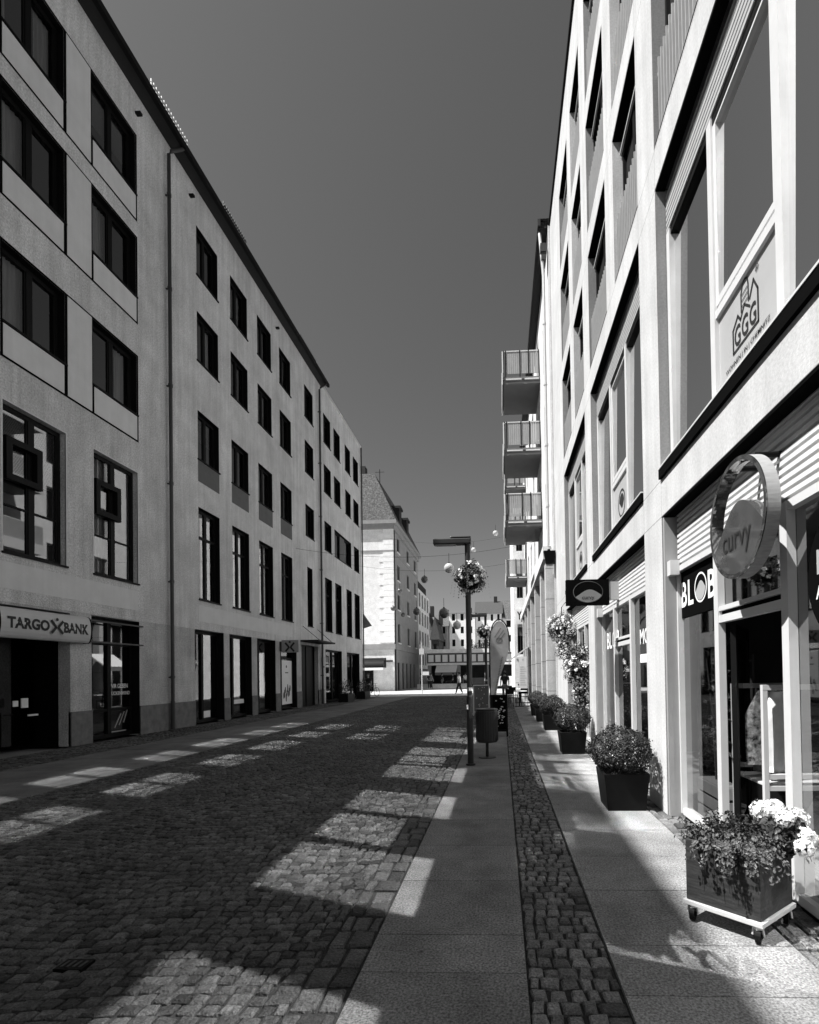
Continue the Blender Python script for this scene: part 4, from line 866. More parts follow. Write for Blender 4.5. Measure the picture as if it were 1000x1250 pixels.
for zz in (2.02, 1.25, .95):
    mb = MB(); ball_leaves(mb, (1.68, 10.75, zz), (.17, .17, .22), 420, .05, .25, .4); mb.build('leaves', mt['leaf'], ft, tone=True)
    mb = MB()
    for i in range(22):
        d = Vector((rnd.gauss(0, 1), rnd.gauss(0, 1), rnd.gauss(0, 1))).normalized(); bloom(mb, Vector((1.68, 10.75, zz)) + d * .18, .02, 7, .045)
    mb.build('petals', mt['petal'], ft, tone=True)
mb = MB(); mb.tube([(1.66, 10.75, 0), (1.66, 10.75, 1.55)], .02, 8); mb.lathe([(0, .03), (.13, .02), (.14, 0)], (1.66, 10.75, 0), 18); mb.build('stand', mt['black'], ft)
# ------------------------------------------------------------------ right: the stone building with stacked balconies
bldS = thing('stone_building', 'stone faced building with stacked balconies and a heavy dark eave past the white one', 'building', (5, 25, 0))
XS = 1.76
mb = MB(); wh = []
for yy in (17.6, 24.2, 27.0, 29.6):
    for zz in (6.9, 9.8, 12.7): wh.append((yy, yy + 1.1, zz, zz + 1.7))
for yy in (20.6, 32.6):
    for zz in (4.85, 7.75, 10.65, 13.55): wh.append((yy, yy + 1.2, zz, zz + 1.95))
holes_wall(mb, lambda u, v, w: (XS - w, u, v), 16.2, 35.5, 4.8, 16.2, [h for h in wh if h[2] > 4.8], .18)
mb.quad((XS, 16.2, 0), (9, 16.2, 0), (9, 16.2, 16.2), (XS, 16.2, 16.2)); mb.quad((XS, 35.5, 0), (9, 35.5, 0), (9, 35.5, 16.2), (XS, 35.5, 16.2)); mb.quad((9, 16.2, 0), (9, 35.5, 0), (9, 35.5, 16.2), (9, 16.2, 16.2)); mb.quad((XS, 16.2, 16.15), (XS, 35.5, 16.15), (9, 35.5, 16.15), (9, 16.2, 16.15))
mb.build('wall', mt['stone'], bldS)
for (a, b, c, d) in wh:
    mb = MB(); mb.box(XS + .10, XS + .16, a + .01, b - .01, c + .01, d - .01); w = mb.build('window', mt['grey_panel'], bldS)
    mb = MB(); mb.box(XS + .085, XS + .098, a + .08, (a + b) / 2 - .03, c + .08, d - .08); mb.box(XS + .085, XS + .098, (a + b) / 2 + .03, b - .08, c + .08, d - .08); mb.build('pane', mt['black'], w)
pm = joints(M('pilaster_stone', .46, .85, .1, 3, fine=.1, fscale=25), 2, [1.0 * k for k in range(1, 6)], .012, .35)
for k, yy in enumerate((16.35, 18.35, 21.4, 24.4, 27.4, 30.4, 33.4)):
    mb = MB(); mb.box(1.50, 1.98, yy, yy + .42, 0, 5.3); mb.build('pilaster', pm, bldS)
mb = MB(); mb.box(1.42, 1.72, 16.3, 35.4, 5.302, 5.72); mb.build('cornice', mt['stone'], bldS)
mb = MB(); mb.box(1.90, 1.96, 16.78, 35, .0, 5.30); sf = mb.build('shop_front', mt['black'], bldS)
mb = MB()
for yy in (17.3, 19.6, 20.5, 22.6, 23.5, 25.6, 26.5, 28.6, 29.5, 31.6): mb.box(1.82, 1.90, yy, yy + .12, 0, 5.3)
mb.build('mullion', mt['stone'], sf)
mb = MB(); mb.box(1.50, 1.72, 16.25, 35.6, 16.16, 16.36); mb.box(1.43, 1.52, 16.2, 35.6, 16.2, 16.42); ev = mb.build('eave', mt['eave'], bldS)
mb = MB(); mb.hexa([(1.43, 16.2, 16.422), (9, 16.2, 16.422), (9, 35.6, 16.422), (1.43, 35.6, 16.422), (2.5, 16.4, 16.6), (9, 16.4, 16.6), (9, 35.4, 16.6), (2.5, 35.4, 16.6)]); mb.build('roof', mt['roof'], bldS)
mb = MB(); mb.box(1.50, 1.69, 16.20, 16.6, 15.35, 15.62); mb.box(1.53, 1.69, 16.22, 16.55, 15.1, 15.34); mb.build('hopper', mt['grey_metal'], ev)
mb = MB(); mb.tube([(1.50, 16.4, 16.1), (1.56, 16.32, 15.2), (1.60, 16.32, 14.6), (1.60, 16.32, 5.74)], .05, 8)
for z in (7, 9, 11, 13): mb.tube([(1.60, 16.32, z), (1.60, 16.32, z + .08)], .065, 8)
mb.build('rain_pipe', mt['light_metal'], bldS)
sx = thing('wall_lamp', 'dark bracket lamp fixed above the first stone pilaster', 'lamp', (1.6, 16.3, 5.3)); mb = MB(); mb.hexa([(1.50, 16.1, 5.1), (1.78, 16.1, 5.1), (1.78, 16.19, 5.1), (1.50, 16.19, 5.1), (1.42, 16.0, 5.5), (1.80, 16.0, 5.5), (1.80, 16.19, 5.5), (1.42, 16.19, 5.5)]); mb.build('shade', mt['black'], sx); mb = MB(); mb.box(1.56, 1.64, 16.12, 16.30, 5.5, 5.58); mb.build('bracket', mt['black'], sx)
def balcony(x0, x1, y0, y1, zs):
    """zs = underside of the slab"""
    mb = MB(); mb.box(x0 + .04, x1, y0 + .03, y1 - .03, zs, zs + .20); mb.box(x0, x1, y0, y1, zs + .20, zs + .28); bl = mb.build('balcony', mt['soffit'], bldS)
    mb = MB()
    for a, b in ((x0 + .12, x0 + .12 + (x1 - x0) * .42), (x0 + .2 + (x1 - x0) * .45, x1 - .05)): mb.box(a, b, y0 - .05, y0 - .003, zs + .14, zs + .19)
    mb.box(x0 - .05, x0 - .003, y0 - .02, y1, zs - .02, zs + .45); mb.build('trim', mt['white_frame'], bl)
    mb = MB(); zr0, zr1 = zs + .42, zs + 1.30
    xx = x0 + .10
    while xx < x1 - .05: mb.box(xx, xx + .075, y0 + .02, y0 + .035, zr0, zr1); xx += .085
    yy = y0 + .1
    while yy < y1 - .05: mb.box(x0 + .035, x0 + .05, yy, yy + .075, zr0, zr1); yy += .085
    rl = mb.build('railing', mt['reveal'], bl)
    mb = MB()
    for xx in (x0 + .10, x0 + .45 * (x1 - x0), x0 + .68 * (x1 - x0), x1 - .06): mb.box(xx, xx + .04, y0 - .0, y0 + .018, zr0 - .15, zr1 + .06)
    mb.box(x0 + .02, x0 + .06, y0 - .02, y0 + .018, zs + .28, zr1 + .04); mb.build('post', mt['black'], rl)
    mb = MB(); mb.box(x0 + .05, x1 - .03, y0 + .005, y0 + .045, zr1 + .01, zr1 + .05); mb.box(x0 + .03, x0 + .07, y0 + .05, y1, zr1 + .01, zr1 + .05); mb.box(x0 - .03, x0 + .018, y0 - .02, y0 + .03, zs + .45, zr1 + .02); mb.build('handrail', mt['white_frame'], rl)
    return bl
for zs in (7.47, 10.36, 13.24): balcony(.26, XS - .001, 20.0, 22.45, zs)
for zs in (7.47, 10.36, 13.24): balcony(.42, XS - .001, 31.6, 34.2, zs)
lau = 0
for zz, lab in ((10.85, 'white patterned towel drying on the middle balcony'), (13.7, 'white towel drying under the top balcony rail')):
    pass
mb = MB(); mb.box(1.05, 1.5, 22.1, 22.13, 8.75, 9.55); tag(recentre(mb.build('towel', mt['cloth_w'])), 'white towel hung up on the lowest of the near balconies', 'towel')
mb = MB(); mb.box(1.0, 1.35, 22.1, 22.13, 11.7, 12.4); tag(recentre(mb.build('towel', mt['cloth_w'])), 'white towel hung up on the middle one of the near balconies', 'towel')
# white corner house behind the balconies
cw = thing('corner_house', 'white house with tall dark shuttered windows behind the balconies', 'building', (3, 39, 0))
mb = MB(); wz = [(10.6, 12.0), (7.2, 9.4), (3.5, 6.6 - 1.6)]
ch = [(1.22, 1.66, 10.4, 12.2), (1.22, 1.66, 7.0, 9.3), (1.22, 1.66, 2.95, 4.9)]
holes_wall(mb, lambda u, v, w: (u, 36.0 - w, v), .98, 8, 0, 13.5, ch, .2); mb.quad((.98, 36, 0), (.98, 46, 0), (.98, 46, 13.5), (.98, 36, 13.5)); mb.quad((8, 36, 0), (8, 46, 0), (8, 46, 13.5), (8, 36, 13.5)); mb.quad((.98, 36, 13.5), (8, 36, 13.5), (8, 46, 13.5), (.98, 46, 13.5)); mb.build('wall', mt['stucco_l'], cw)
for a, b, c, d in ch:
    mb = MB(); mb.box(a, b, 36.12, 36.18, c, d); w = mb.build('window', mt['black'], cw); mb = MB(); mb.box(a + .18, a + .22, 36.08, 36.12, c, d - .6); mb.box(a, b, 36.06, 36.12, d - .62, d); mb.build('shutter', mt['mid_panel'], w)
mb = MB(); mb.box(1.1, 1.75, 35.9, 35.99, 2.6, 2.75); mb.build('sill', mt['stone'], cw)
sg = thing('shop_sign', 'white sign board with two black characters high on the white corner house', 'sign', (1.42, 35.9, 5.1)); mb = MB(); mb.box(1.12, 1.72, 35.88, 35.96, 5.1, 6.2); mb.build('board', mt['white_board'], sg); mb = MB(); put_text(mb, 'Y)', (1.2, 35.872, 5.28), RF, UP, .44, .74, .04); mb.build('lettering', mt['text_dark'], sg)
ps = thing('notice_board', 'pale upright notice board with rows of print by the stone facade', 'notice board', (1.36, 29, 0)); mb = MB(); mb.box(1.02, 1.48, 28.95, 29.0, .7, 2.55); mb.build('board', mt['white_board'], ps)
mb = MB(); disc(mb, .24, 1.68, .06, .05, (1.02, 28.945, .7), RF, UP, 14)
for r in range(9): stroke(mb, [(.08, .22 + .13 * r), (.40 - .05 * (r % 3), .22 + .13 * r)], .05, (1.02, 28.945, .7), RF, UP)
mb.build('print', mt['panel_grey'], ps); mb = MB(); mb.box(1.08, 1.12, 28.96, 28.99, 0, .7); mb.box(1.38, 1.42, 28.96, 28.99, 0, .7); mb.build('leg', mt['black'], ps)
aw = thing('awning', 'white sloping shop awning reaching out from the stone facade', 'awning', (1.0, 27.5, 2.2))
mb = MB(); mb.hexa([(.45, 26.6, 2.25), (1.49, 26.6, 2.98), (1.49, 28.4, 2.98), (.45, 28.4, 2.25), (.45, 26.6, 2.32), (1.49, 26.6, 3.06), (1.49, 28.4, 3.06), (.45, 28.4, 2.32)]); mb.build('cloth', mt['cloth_w'], aw); mb = MB(); mb.box(.43, .448, 26.6, 28.4, 2.08, 2.33); mb.build('valance', mt['cloth_m'], aw)
# ------------------------------------------------------------------ far left: old townhouse with a mansard roof
th = thing('townhouse', 'old sunlit townhouse with corner quoins and a steep mansard roof', 'building', (-15, 56, 0))
XT = -10.75; tw = []
for y0 in (52.0, 57.4, 62.2):
    for z0, z1 in ((14.6, 16.1), (11.6, 13.2), (8.5, 10.1), (5.0, 7.0)): tw.append((y0, y0 + 1.3, z0, z1))
gd = [(51.5, 52.9, 0, 2.9), (54.0, 55.2, 0, 2.9), (56.2, 57.4, 0, 2.9), (58.6, 59.8, 0, 2.9), (61, 62.2, 0, 2.9)]
mb = MB(); holes_wall(mb, lambda u, v, w: (XT + w, u, v), 50, 65, 0, 17, tw + gd, .22); mb.build('side_wall', mt['stucco_d'], th)  # greyer than the front: the side's shade is put into the colour
mb = MB(); mb.quad((XT, 50, 0), (-24, 50, 0), (-24, 50, 17), (XT, 50, 17)); mb.quad((-24, 50, 0), (-24, 65, 0), (-24, 65, 17), (-24, 50, 17)); mb.quad((XT, 65, 0), (-24, 65, 0), (-24, 65, 17), (XT, 65, 17)); mb.build('front_wall', mt['stucco_l'], th)  # sunlit front painted paler than the side wall
mb = MB(); mb.quad((XT - 1, 50.2, 0), (XT - 1, 64.8, 0), (XT - 1, 64.8, 17), (XT - 1, 50.2, 17)); mb.build('interior', mt['dark_room'], th)
for a, b, c, d in tw:
    mb = MB(); mb.box(XT - .18, XT - .12, a + .02, b - .02, c + .02, d - .02); w = mb.build('window', mt['black'], th); mb = MB(); mb.box(XT - .05, XT + .08, a - .08, b + .08, c - .12, c - .005); mb.build('sill', mt['stucco_l'], w)
for a, b, c, d in gd: mb = MB(); mb.box(XT - .18, XT - .12, a + .02, b - .02, .02, d - .02); mb.build('shop_window', mt['black'], th)
mb = MB()
for k in range(20):
    wq = 1.0 if k % 2 else 1.45; z = 4.9 + k * .585; mb.box(XT - wq, XT + .03, 49.96, 50.3, z, z + .55)
mb.build('quoin', mt['quoin'], th)
mb = MB(); mb.box(-24, XT + .12, 49.86, 65, 4.2, 4.75); mb.build('string_course', mt['stucco_d'], th); mb = MB(); mb.box(-24, XT + .04, 49.95, 65, 14.1, 14.28); mb.build('string_course', mt['stucco_d'], th)
mb = MB(); mb.box(-24, XT + .42, 49.6, 65.2, 16.9, 17.25); mb.box(-24, XT + .2, 49.8, 65.1, 16.4, 16.9); mb.build('cornice', mt['stucco_d'], th)
mb = MB(); mb.hexa([(-24.2, 49.6, 17.25), (XT + .42, 49.6, 17.25), (XT + .42, 65.2, 17.25), (-24.2, 65.2, 17.25), (-24.2, 51.2, 22.6), (XT - 2.1, 51.2, 22.6), (XT - 2.1, 63, 22.6), (-24.2, 63, 22.6)]); tr = mb.build('roof', mt['old_roof'], th)
for yy in (53.0, 57.2): mb = MB(); mb.box(XT - 1.4, XT + .1, yy, yy + 1.2, 17.8, 19.5); mb.box(XT - 1.5, XT + .25, yy - .15, yy + 1.35, 19.5, 19.75); mb.build('dormer', mt['eave'], tr)
mb = MB(); mb.box(-15.2, -14.3, 53, 53.9, 22.4, 24.2); mb.build('chimney', mt['eave'], tr); mb = MB(); mb.tube([(-13.2, 55, 22.6), (-13.2, 55, 24.6)], .04, 5); mb.tube([(-13.7, 55, 24.3), (-12.7, 55, 24.3)], .03, 5); mb.build('aerial', mt['black'], tr)
mb = MB(); mb.tube([(XT + .08, 50.3, 16.9), (XT + .08, 50.3, 0)], .06, 6); mb.build('rain_pipe', mt['black'], th)
mb = MB(); mb.box(-16, -12.9, 49.9, 49.99, 0, 2.9); mb.build('shop_window', mt['black'], th); mb = MB(); mb.box(-11.9, -10.9, 49.88, 49.97, 2.95, 3.1); mb.build('lamp_bar', mt['black'], th)
da = thing('awning', 'dark rounded awning over the shop at the foot of the old townhouse', 'awning', (-13, 49.3, 2.4))
mb = MB(); n = 10
for i in range(n):
    a0, a1 = PI / 2 * i / n, PI / 2 * (i + 1) / n
    mb.quad((-15.5, 49.85 - 1.3 * math.sin(a0), 2.35 + 1.0 * math.cos(a0)), (-11.55, 49.85 - 1.3 * math.sin(a0), 2.35 + 1.0 * math.cos(a0)), (-11.55, 49.85 - 1.3 * math.sin(a1), 2.35 + 1.0 * math.cos(a1)), (-15.5, 49.85 - 1.3 * math.sin(a1), 2.35 + 1.0 * math.cos(a1)))
mb.add([(-11.55, 49.85, 2.35)] + [(-11.55, 49.85 - 1.3 * math.sin(PI / 2 * i / n), 2.35 + math.cos(PI / 2 * i / n)) for i in range(n + 1)], [tuple(range(n + 2))]); mb.build('cloth', mt['black'], da); mb = MB(); mb.box(-15.5, -11.55, 48.53, 48.55, 2.1, 2.35); mb.build('valance', mt['cloth_w'], da)
nb = thing('modern_block', 'pale block with rows of tall windows joined to the far side of the townhouse', 'building', (-14, 70, 0))
mb = MB(); nw = []
for y0 in (65.6, 68.0, 70.4, 72.8):
    for z0 in (2.9, 5.6, 8.3, 10.7): nw.append((y0, y0 + 1.5, z0, z0 + 1.9))
holes_wall(mb, lambda u, v, w: (XT + w, u, v), 65.05, 75, 0, 13.0, nw + [(65.5, 74.5, 0, 2.4)], .2); mb.quad((XT, 65.05, 12.99), (-24, 65.05, 12.99), (-24, 75, 12.99), (XT, 75, 12.99)); mb.quad((XT, 75, 0), (-24, 75, 0), (-24, 75, 13), (XT, 75, 13)); mb.build('wall', mt['stucco_l'], nb)
for a, b, c, d in nw: mb = MB(); mb.box(XT - .16, XT - .1, a + .01, b - .01, c + .01, d - .01); mb.build('window', mt['mid_panel'], nb)
mb = MB(); mb.box(XT - .16, XT - .1, 65.5, 74.5, .01, 2.39); mb.build('shop_window', mt['black'], nb)
mb = MB(); mb.box(-23, XT - .4, 65.1, 74.8, 13.02, 14.4); mb.build('roof', mt['black'], nb)
# ------------------------------------------------------------------ across the square
pv = thing('pavilion', 'long low shop pavilion with a white panelled roof edge across the square', 'building', (-3, 62, 0))
mb = MB(); mb.box(-9.2, 6, 60, 68, 4.15, 4.62); mb.box(-9.0, 6, 60.15, 68, 2.7, 2.95); mb.build('roof', mt['stucco_l'], pv)
mb = MB(); mb.box(-9.0, 6, 60.4, 60.5, 2.95, 4.15); mb.build('wall', mt['mid_panel'], pv)
xx = -8.8
mb = MB()
while xx < 5.8: mb.box(xx, xx + .62, 60.2, 60.38, 3.1, 3.95); xx += .86
mb.build('roof_panel', mt['white_board'], pv)
mb = MB(); mb.box(-9, 6, 63.5, 63.6, 0, 2.7); mb.build('back_wall', mt['dark_room'], pv)
for xx in (-8.9, -5.35, -1.9, 1.5, 4.8): mb = MB(); mb.box(xx, xx + .4, 60.3, 60.7, 0, 2.7); mb.build('column', mt['stucco_d'], pv)
mb = MB(); mb.box(-4.9, 2, 62.9, 63.4, .3, 1.1); mb.build('display', mt['stucco_d'], pv)
a2 = thing('awning', 'pale shop awning under the roof of the long pavilion', 'awning', (-6.5, 59.5, 2)); mb = MB(); mb.hexa([(-7.8, 58.6, 1.75), (-5.3, 58.6, 1.75), (-5.3, 60.1, 2.55), (-7.8, 60.1, 2.55), (-7.8, 58.6, 1.83), (-5.3, 58.6, 1.83), (-5.3, 60.1, 2.66), (-7.8, 60.1, 2.66)]); mb.build('cloth', mt['cloth_w'], a2); mb = MB(); mb.box(-7.8, -5.3, 58.57, 58.6, 1.5, 1.83); mb.build('valance', mt['cloth_m'], a2)
wl = thing('low_wall', 'pale low wall along the far edge of the square', 'wall', (-2, 56, 0)); mb = MB(); mb.box(-9.5, -3.6, 56, 56.4, 0, .45); mb.box(-9.5, -3.6, 55.95, 56.45, .45, .52); mb.build('wall', mt['stucco_l'], wl)
w3 = thing('kiosk_counter', 'pale counter block right of the teardrop flag across the square', 'counter', (-.2, 52, 0)); mb = MB(); mb.box(-1.2, 1.5, 52, 52.8, .3, 1.3); mb.build('body', mt['stucco_l'], w3); mb = MB(); mb.box(-1.2, 1.5, 52.05, 52.75, 0, .296); mb.build('base', mt['black'], w3)
def house(name, label, x0, x1, y, z, roofz, wall, rows, cols, rf='roof', gable=True, ridge='x', depth=9):
    t = thing(name, label, 'building', ((x0 + x1) / 2, y, 0))
    hs = []; cw_ = (x1 - x0) / cols
    for r in range(rows):
        for c in range(cols): zc = 1.2 + (z - .8) * (r + .3) / rows; hs.append((x0 + cw_ * (c + .32), x0 + cw_ * (c + .68), zc, zc + min(1.5, (z - 1) / rows * .55)))
    mb = MB(); holes_wall(mb, lambda u, v, w: (u, y - w, v), x0, x1, 0, z, hs, .2); mb.quad((x0, y, 0), (x0, y + depth, 0), (x0, y + depth, z), (x0, y, z)); mb.quad((x1, y, 0), (x1, y + depth, 0), (x1, y + depth, z), (x1, y, z)); mb.build('wall', wall, t)
    for a, b, c, d in hs: mb = MB(); mb.box(a, b, y + .14, y + .18, c, d); mb.build('window', mt['black'], t)
    mb = MB(); e_ = .3
    if ridge == 'x': mb.add([(x0 - e_, y - e_, z), (x1 + e_, y - e_, z), (x1 + e_, y + depth + e_, z), (x0 - e_, y + depth + e_, z), (x0 - e_, y + depth / 2, roofz), (x1 + e_, y + depth / 2, roofz)], [(0, 1, 5, 4), (2, 3, 4, 5), (0, 4, 3), (1, 2, 5), (0, 3, 2, 1)])
    else: mb.add([(x0 - e_, y - e_, z), (x1 + e_, y - e_, z), (x1 + e_, y + depth + e_, z), (x0 - e_, y + depth + e_, z), ((x0 + x1) / 2, y - e_, roofz), ((x0 + x1) / 2, y + depth + e_, roofz)], [(0, 1, 4), (2, 3, 5), (1, 2, 5, 4), (3, 0, 4, 5), (0, 3, 2, 1)])
    rr = mb.build('roof', mt[rf], t)
    mb = MB(); mb.box(x0 + (x1 - x0) * .7, x0 + (x1 - x0) * .7 + .8, y + depth / 2 - .5, y + depth / 2 + .4, roofz - 1.2, roofz + 1.1); mb.build('chimney', mt['eave'], rr)
    return t
house('old_house', 'small grey house with a steep dark gable far across the square', -17.2, -14.6, 105, 11.0, 15.5, mt['stucco_d'], 4, 2, 'old_roof', ridge='y')
house('old_house', 'low house with a pale slate roof between the dark gable and the white block', -14.6, -11.5, 108, 12.0, 15.0, mt['stucco_d'], 4, 2, 'old_roof')
house('old_house', 'dark narrow side gable standing in front of the pale slate roof', -14.0, -12.4, 100, 8.6, 13.2, mt['eave'], 2, 1, 'roof', ridge='y')
house('white_block', 'tall white apartment block with small dark windows behind the pavilion', -11.3, -5.6, 110, 15.0, 15.6, mt['quoin'], 5, 3, 'eave')
house('white_block', 'white apartment block with a long dark pitched roof behind the second lamp', -5.5, .3, 112, 15.0, 18.4, mt['quoin'], 5, 4, 'roof')
house('white_block', 'pale block with a steep grey tiled roof at the right end of the far row', .5, 8.5, 112, 13.8, 18.6, mt['stucco_l'], 4, 3, 'old_roof')
for tx, ty, th_, lab in ((-3.6, 72, 6.0, 'leafy tree behind the pavilion left of the second lamp'), (-1.4, 74, 7.4, 'taller leafy tree behind the pavilion by the teardrop flag')):
    t = thing('tree', lab, 'tree', (tx, ty, 0)); mb = MB(); mb.tube([(tx, ty, 0), (tx + .1, ty, 2.5), (tx + .2, ty, th_ * .7)], [.18, .14, .06], 8)
    for k in range(7): a = k * .9; mb.tube([(tx + .1, ty, 2.4 + .4 * k), (tx + 1.1 * math.cos(a), ty + 1.1 * math.sin(a), 3.4 + .45 * k)], [.06, .02], 5)
    mb.build('trunk', mt['eave'], t); mb = MB()
    for k in range(9): a = k * 2.4; ball_leaves(mb, (tx + math.cos(a) * 1.0, ty + math.sin(a) * 1.0, th_ * (.55 + .05 * k)), (.85, .85, .7), 130, .26, .2, .3)
    mb.build('crown', mt['leaf'], t, tone=True)
# ------------------------------------------------------------------ festoon globes over the street
cab = [(25, 7.25, 'nearest thin cable of globes strung across the street'), (34, 8.4, 'second thin cable of globes strung across the street'), (47, 13.7, 'high far cable of globes across the street')]
for y, z, lab in cab:
    mb = MB(); pts = []; z1 = z + .9
    for i in range(25):
        u = i / 24; pts.append((XL + .02 + (XS - XL - .02 if y < 36 else 1.0 - XL) * u, y, z1 - 1.0 * 4 * u * (1 - u) * .6))
    mb.tube(pts, .007, 5); tag(recentre(mb.build('cable', mt['black'])), lab, 'cable')
globes = [(-2.54, 25, 6.94, .25, 'half-lit pale globe hanging just left of the nearest lamp head', 'globe'), (-5.15, 34, 8.11, .25, 'grey globe hanging higher up, midway between townhouse and lamp', 'globe_d'), (-10.12, 50, 10.1, .24, 'small dark globe highest against the townhouse side wall', 'globe_d'), (-10.78 + .5, 47.5, 8.0, .24, 'small dark globe in front of the townhouse quoins', 'globe_d'),
          (-10.2, 52, 7.9, .22, 'small grey globe low against the townhouse side wall', 'globe_d'), (-5.73, 34, 5.92, .26, 'grey globe in front of the modern block', 'globe_d'), (-2.83, 25, 4.67, .26, 'dark globe hanging low over the white block', 'globe_d'), (-2.62, 30, 4.54, .25, 'pale globe hanging low beside the lamp pole', 'globe'), (-.3, 44, 13.98, .24, 'small lone globe high up left of the balconies', 'globe'), (-2.41, 47, 13.3, .24, 'pale globe half hidden behind the lamp head', 'globe')]
for x, y, z, r, lab, mk in globes:
    t = thing('globe_light', lab, 'globe', (x, y, z - r), 'round globes hung over the street')
    mb = MB(); mb.lathe([(r * math.sin(PI * k / 14) + 1e-4, -r * math.cos(PI * k / 14)) for k in range(15)], (x, y, z), 24); mb.build('shell', mt[mk], t, smooth=True)
    mb = MB(); mb.tube([(x, y, z + r * .96), (x, y, z + r + .5)], .012, 5); mb.tube([(x, y, z + r * .96), (x, y, z + r * 1.15)], .05, 8); mb.build('cord', mt['black'], t)
# ------------------------------------------------------------------ people, tables, small things at the end of the street
def person(label, x, y, ang, top, legs, stride=.22, bag=False, h=1.72):
    t = thing('person', label, 'person', (x, y, 0)); s = h / 1.75
    ca, sa = math.cos(ang), math.sin(ang)
    T = lambda f, l, z: (x + (f * ca - l * sa) * s, y + (f * sa + l * ca) * s, z * s)
    def skin(name, mat, verts, edges, parent, sub=2):
        me = bpy.data.meshes.new(name); og = origin_of(parent)
        me.from_pydata([tuple(Vector(T(*v[:3])) - og) for v in verts], edges, []); o = bpy.data.objects.new(name, me); o.parent = parent; COL.objects.link(o); me.materials.append(mat)
        sk = o.modifiers.new('sk', 'SKIN'); o.modifiers.new('ss', 'SUBSURF').render_levels = sub
        lay = me.skin_vertices[0] if me.skin_vertices else None
        if lay is None:
            bm = bmesh.new(); bm.from_mesh(me); bm.verts.layers.skin.verify(); bm.to_mesh(me); bm.free(); lay = me.skin_vertices[0]
        for i, v in enumerate(verts): lay.data[i].radius = (v[3] * s, v[4] * s if len(v) > 4 else v[3] * s); lay.data[i].use_root = i == 0
        return o
    k = stride
    V = [(0, 0, .93, .13, .11), (0, 0, 1.15, .12, .10), (0, 0, 1.36, .15, .11), (0, 0, 1.47, .06), (.02, 0, 1.56, .065), (.02, 0, 1.66, .095, .085), (.0, 0, 1.73, .06),
         (0, .19, 1.40, .055), (-.06, .24, 1.15, .042), (.04, .25, .92, .03), (.06, .25, .83, .03), (0, -.19, 1.40, .055), (.06, -.24, 1.15, .042), (.14, -.24, .92, .03), (.17, -.24, .84, .03),
         (0, .09, .86, .09), (k * .55, .09, .48, .062), (k, .09, .09, .042), (k + .14, .09, .04, .035), (0, -.09, .86, .09), (-k * .35, -.09, .48, .062), (-k, -.09, .12, .042), (-k + .12, -.09, .04, .035)]
    Eg = [(0, 1), (1, 2), (2, 3), (3, 4), (4, 5), (5, 6), (2, 7), (7, 8), (8, 9), (9, 10), (2, 11), (11, 12), (12, 13), (13, 14), (0, 15), (15, 16), (16, 17), (17, 18), (0, 19), (19, 20), (20, 21), (21, 22)]
    skin('body', mt['skin'], V, Eg, t)
    sh = [(0, 0, 1.14, .145, .125), (0, 0, .96, .15, .13), (0, 0, 1.37, .17, .125), (0, 0, 1.45, .085), (0, .20, 1.40, .072), (-.045, .235, 1.2, .06), (0, -.20, 1.40, .072), (.045, -.235, 1.2, .06)]
    skin('shirt', mt[top], sh, [(0, 1), (0, 2), (2, 3), (2, 4), (4, 5), (2, 6), (6, 7)], t)
    tr = [(0, 0, .93, .145, .125), (0, .09, .85, .105), (k * .55, .09, .48, .078), (k * .97, .09, .12, .06), (0, -.09, .85, .105), (-k * .35, -.09, .48, .078), (-k * .97, -.09, .15, .06)]
    skin('trousers', mt[legs], tr, [(0, 1), (1, 2), (2, 3), (0, 4), (4, 5), (5, 6)], t)
    hr = [(-.01, 0, 1.68, .095), (0, 0, 1.74, .075), (-.07, 0, 1.62, .06)]
    skin('hair', mt['hair'], hr, [(0, 1), (0, 2)], t, 1)
    return t
person('person in a white top and dark trousers walking across the sunlit square', -3.3, 38.9, PI * .9, 'cloth_w', 'cloth_d', .25)
person('person in dark clothes standing in front of the pale awning', -8.0, 55.2, PI * .5, 'cloth_d', 'cloth_d', .05)
person('person in grey top standing left of the awning', -8.9, 55.4, PI * .3, 'cloth_m', 'cloth_d', .06)
person('person in dark clothes nearest the pavilion column', -5.6, 57.6, PI, 'cloth_d', 'cloth_d', .12)
person('person in dark clothes walking under the pavilion roof', -6.9, 58.0, PI * .1, 'cloth_d', 'cloth_m', .16)
person('person in dark coat at the far corner of the plain grey block', -9.75, 36.2, PI * 1.4, 'cloth_d', 'cloth_d', .1)
for x, y, lab in ((-9.6, 30.6, 'dark shrub box in front of the first far shop window'), (-9.6, 34.4, 'dark shrub box in front of the second far shop window')):
    t = thing('shrub_box', lab, 'planter'  , (x, y, 0)); mb = MB(); mb.box(x - .3, x + .3, y - .7, y + .7, 0, .5); mb.build('box', mt['pot'], t); mb = MB(); ball_leaves(mb, (x, y, .85), (.38, .8, .5), 500, .09, .2, .4); mb.build('foliage', mt['leaf'], t, tone=True)
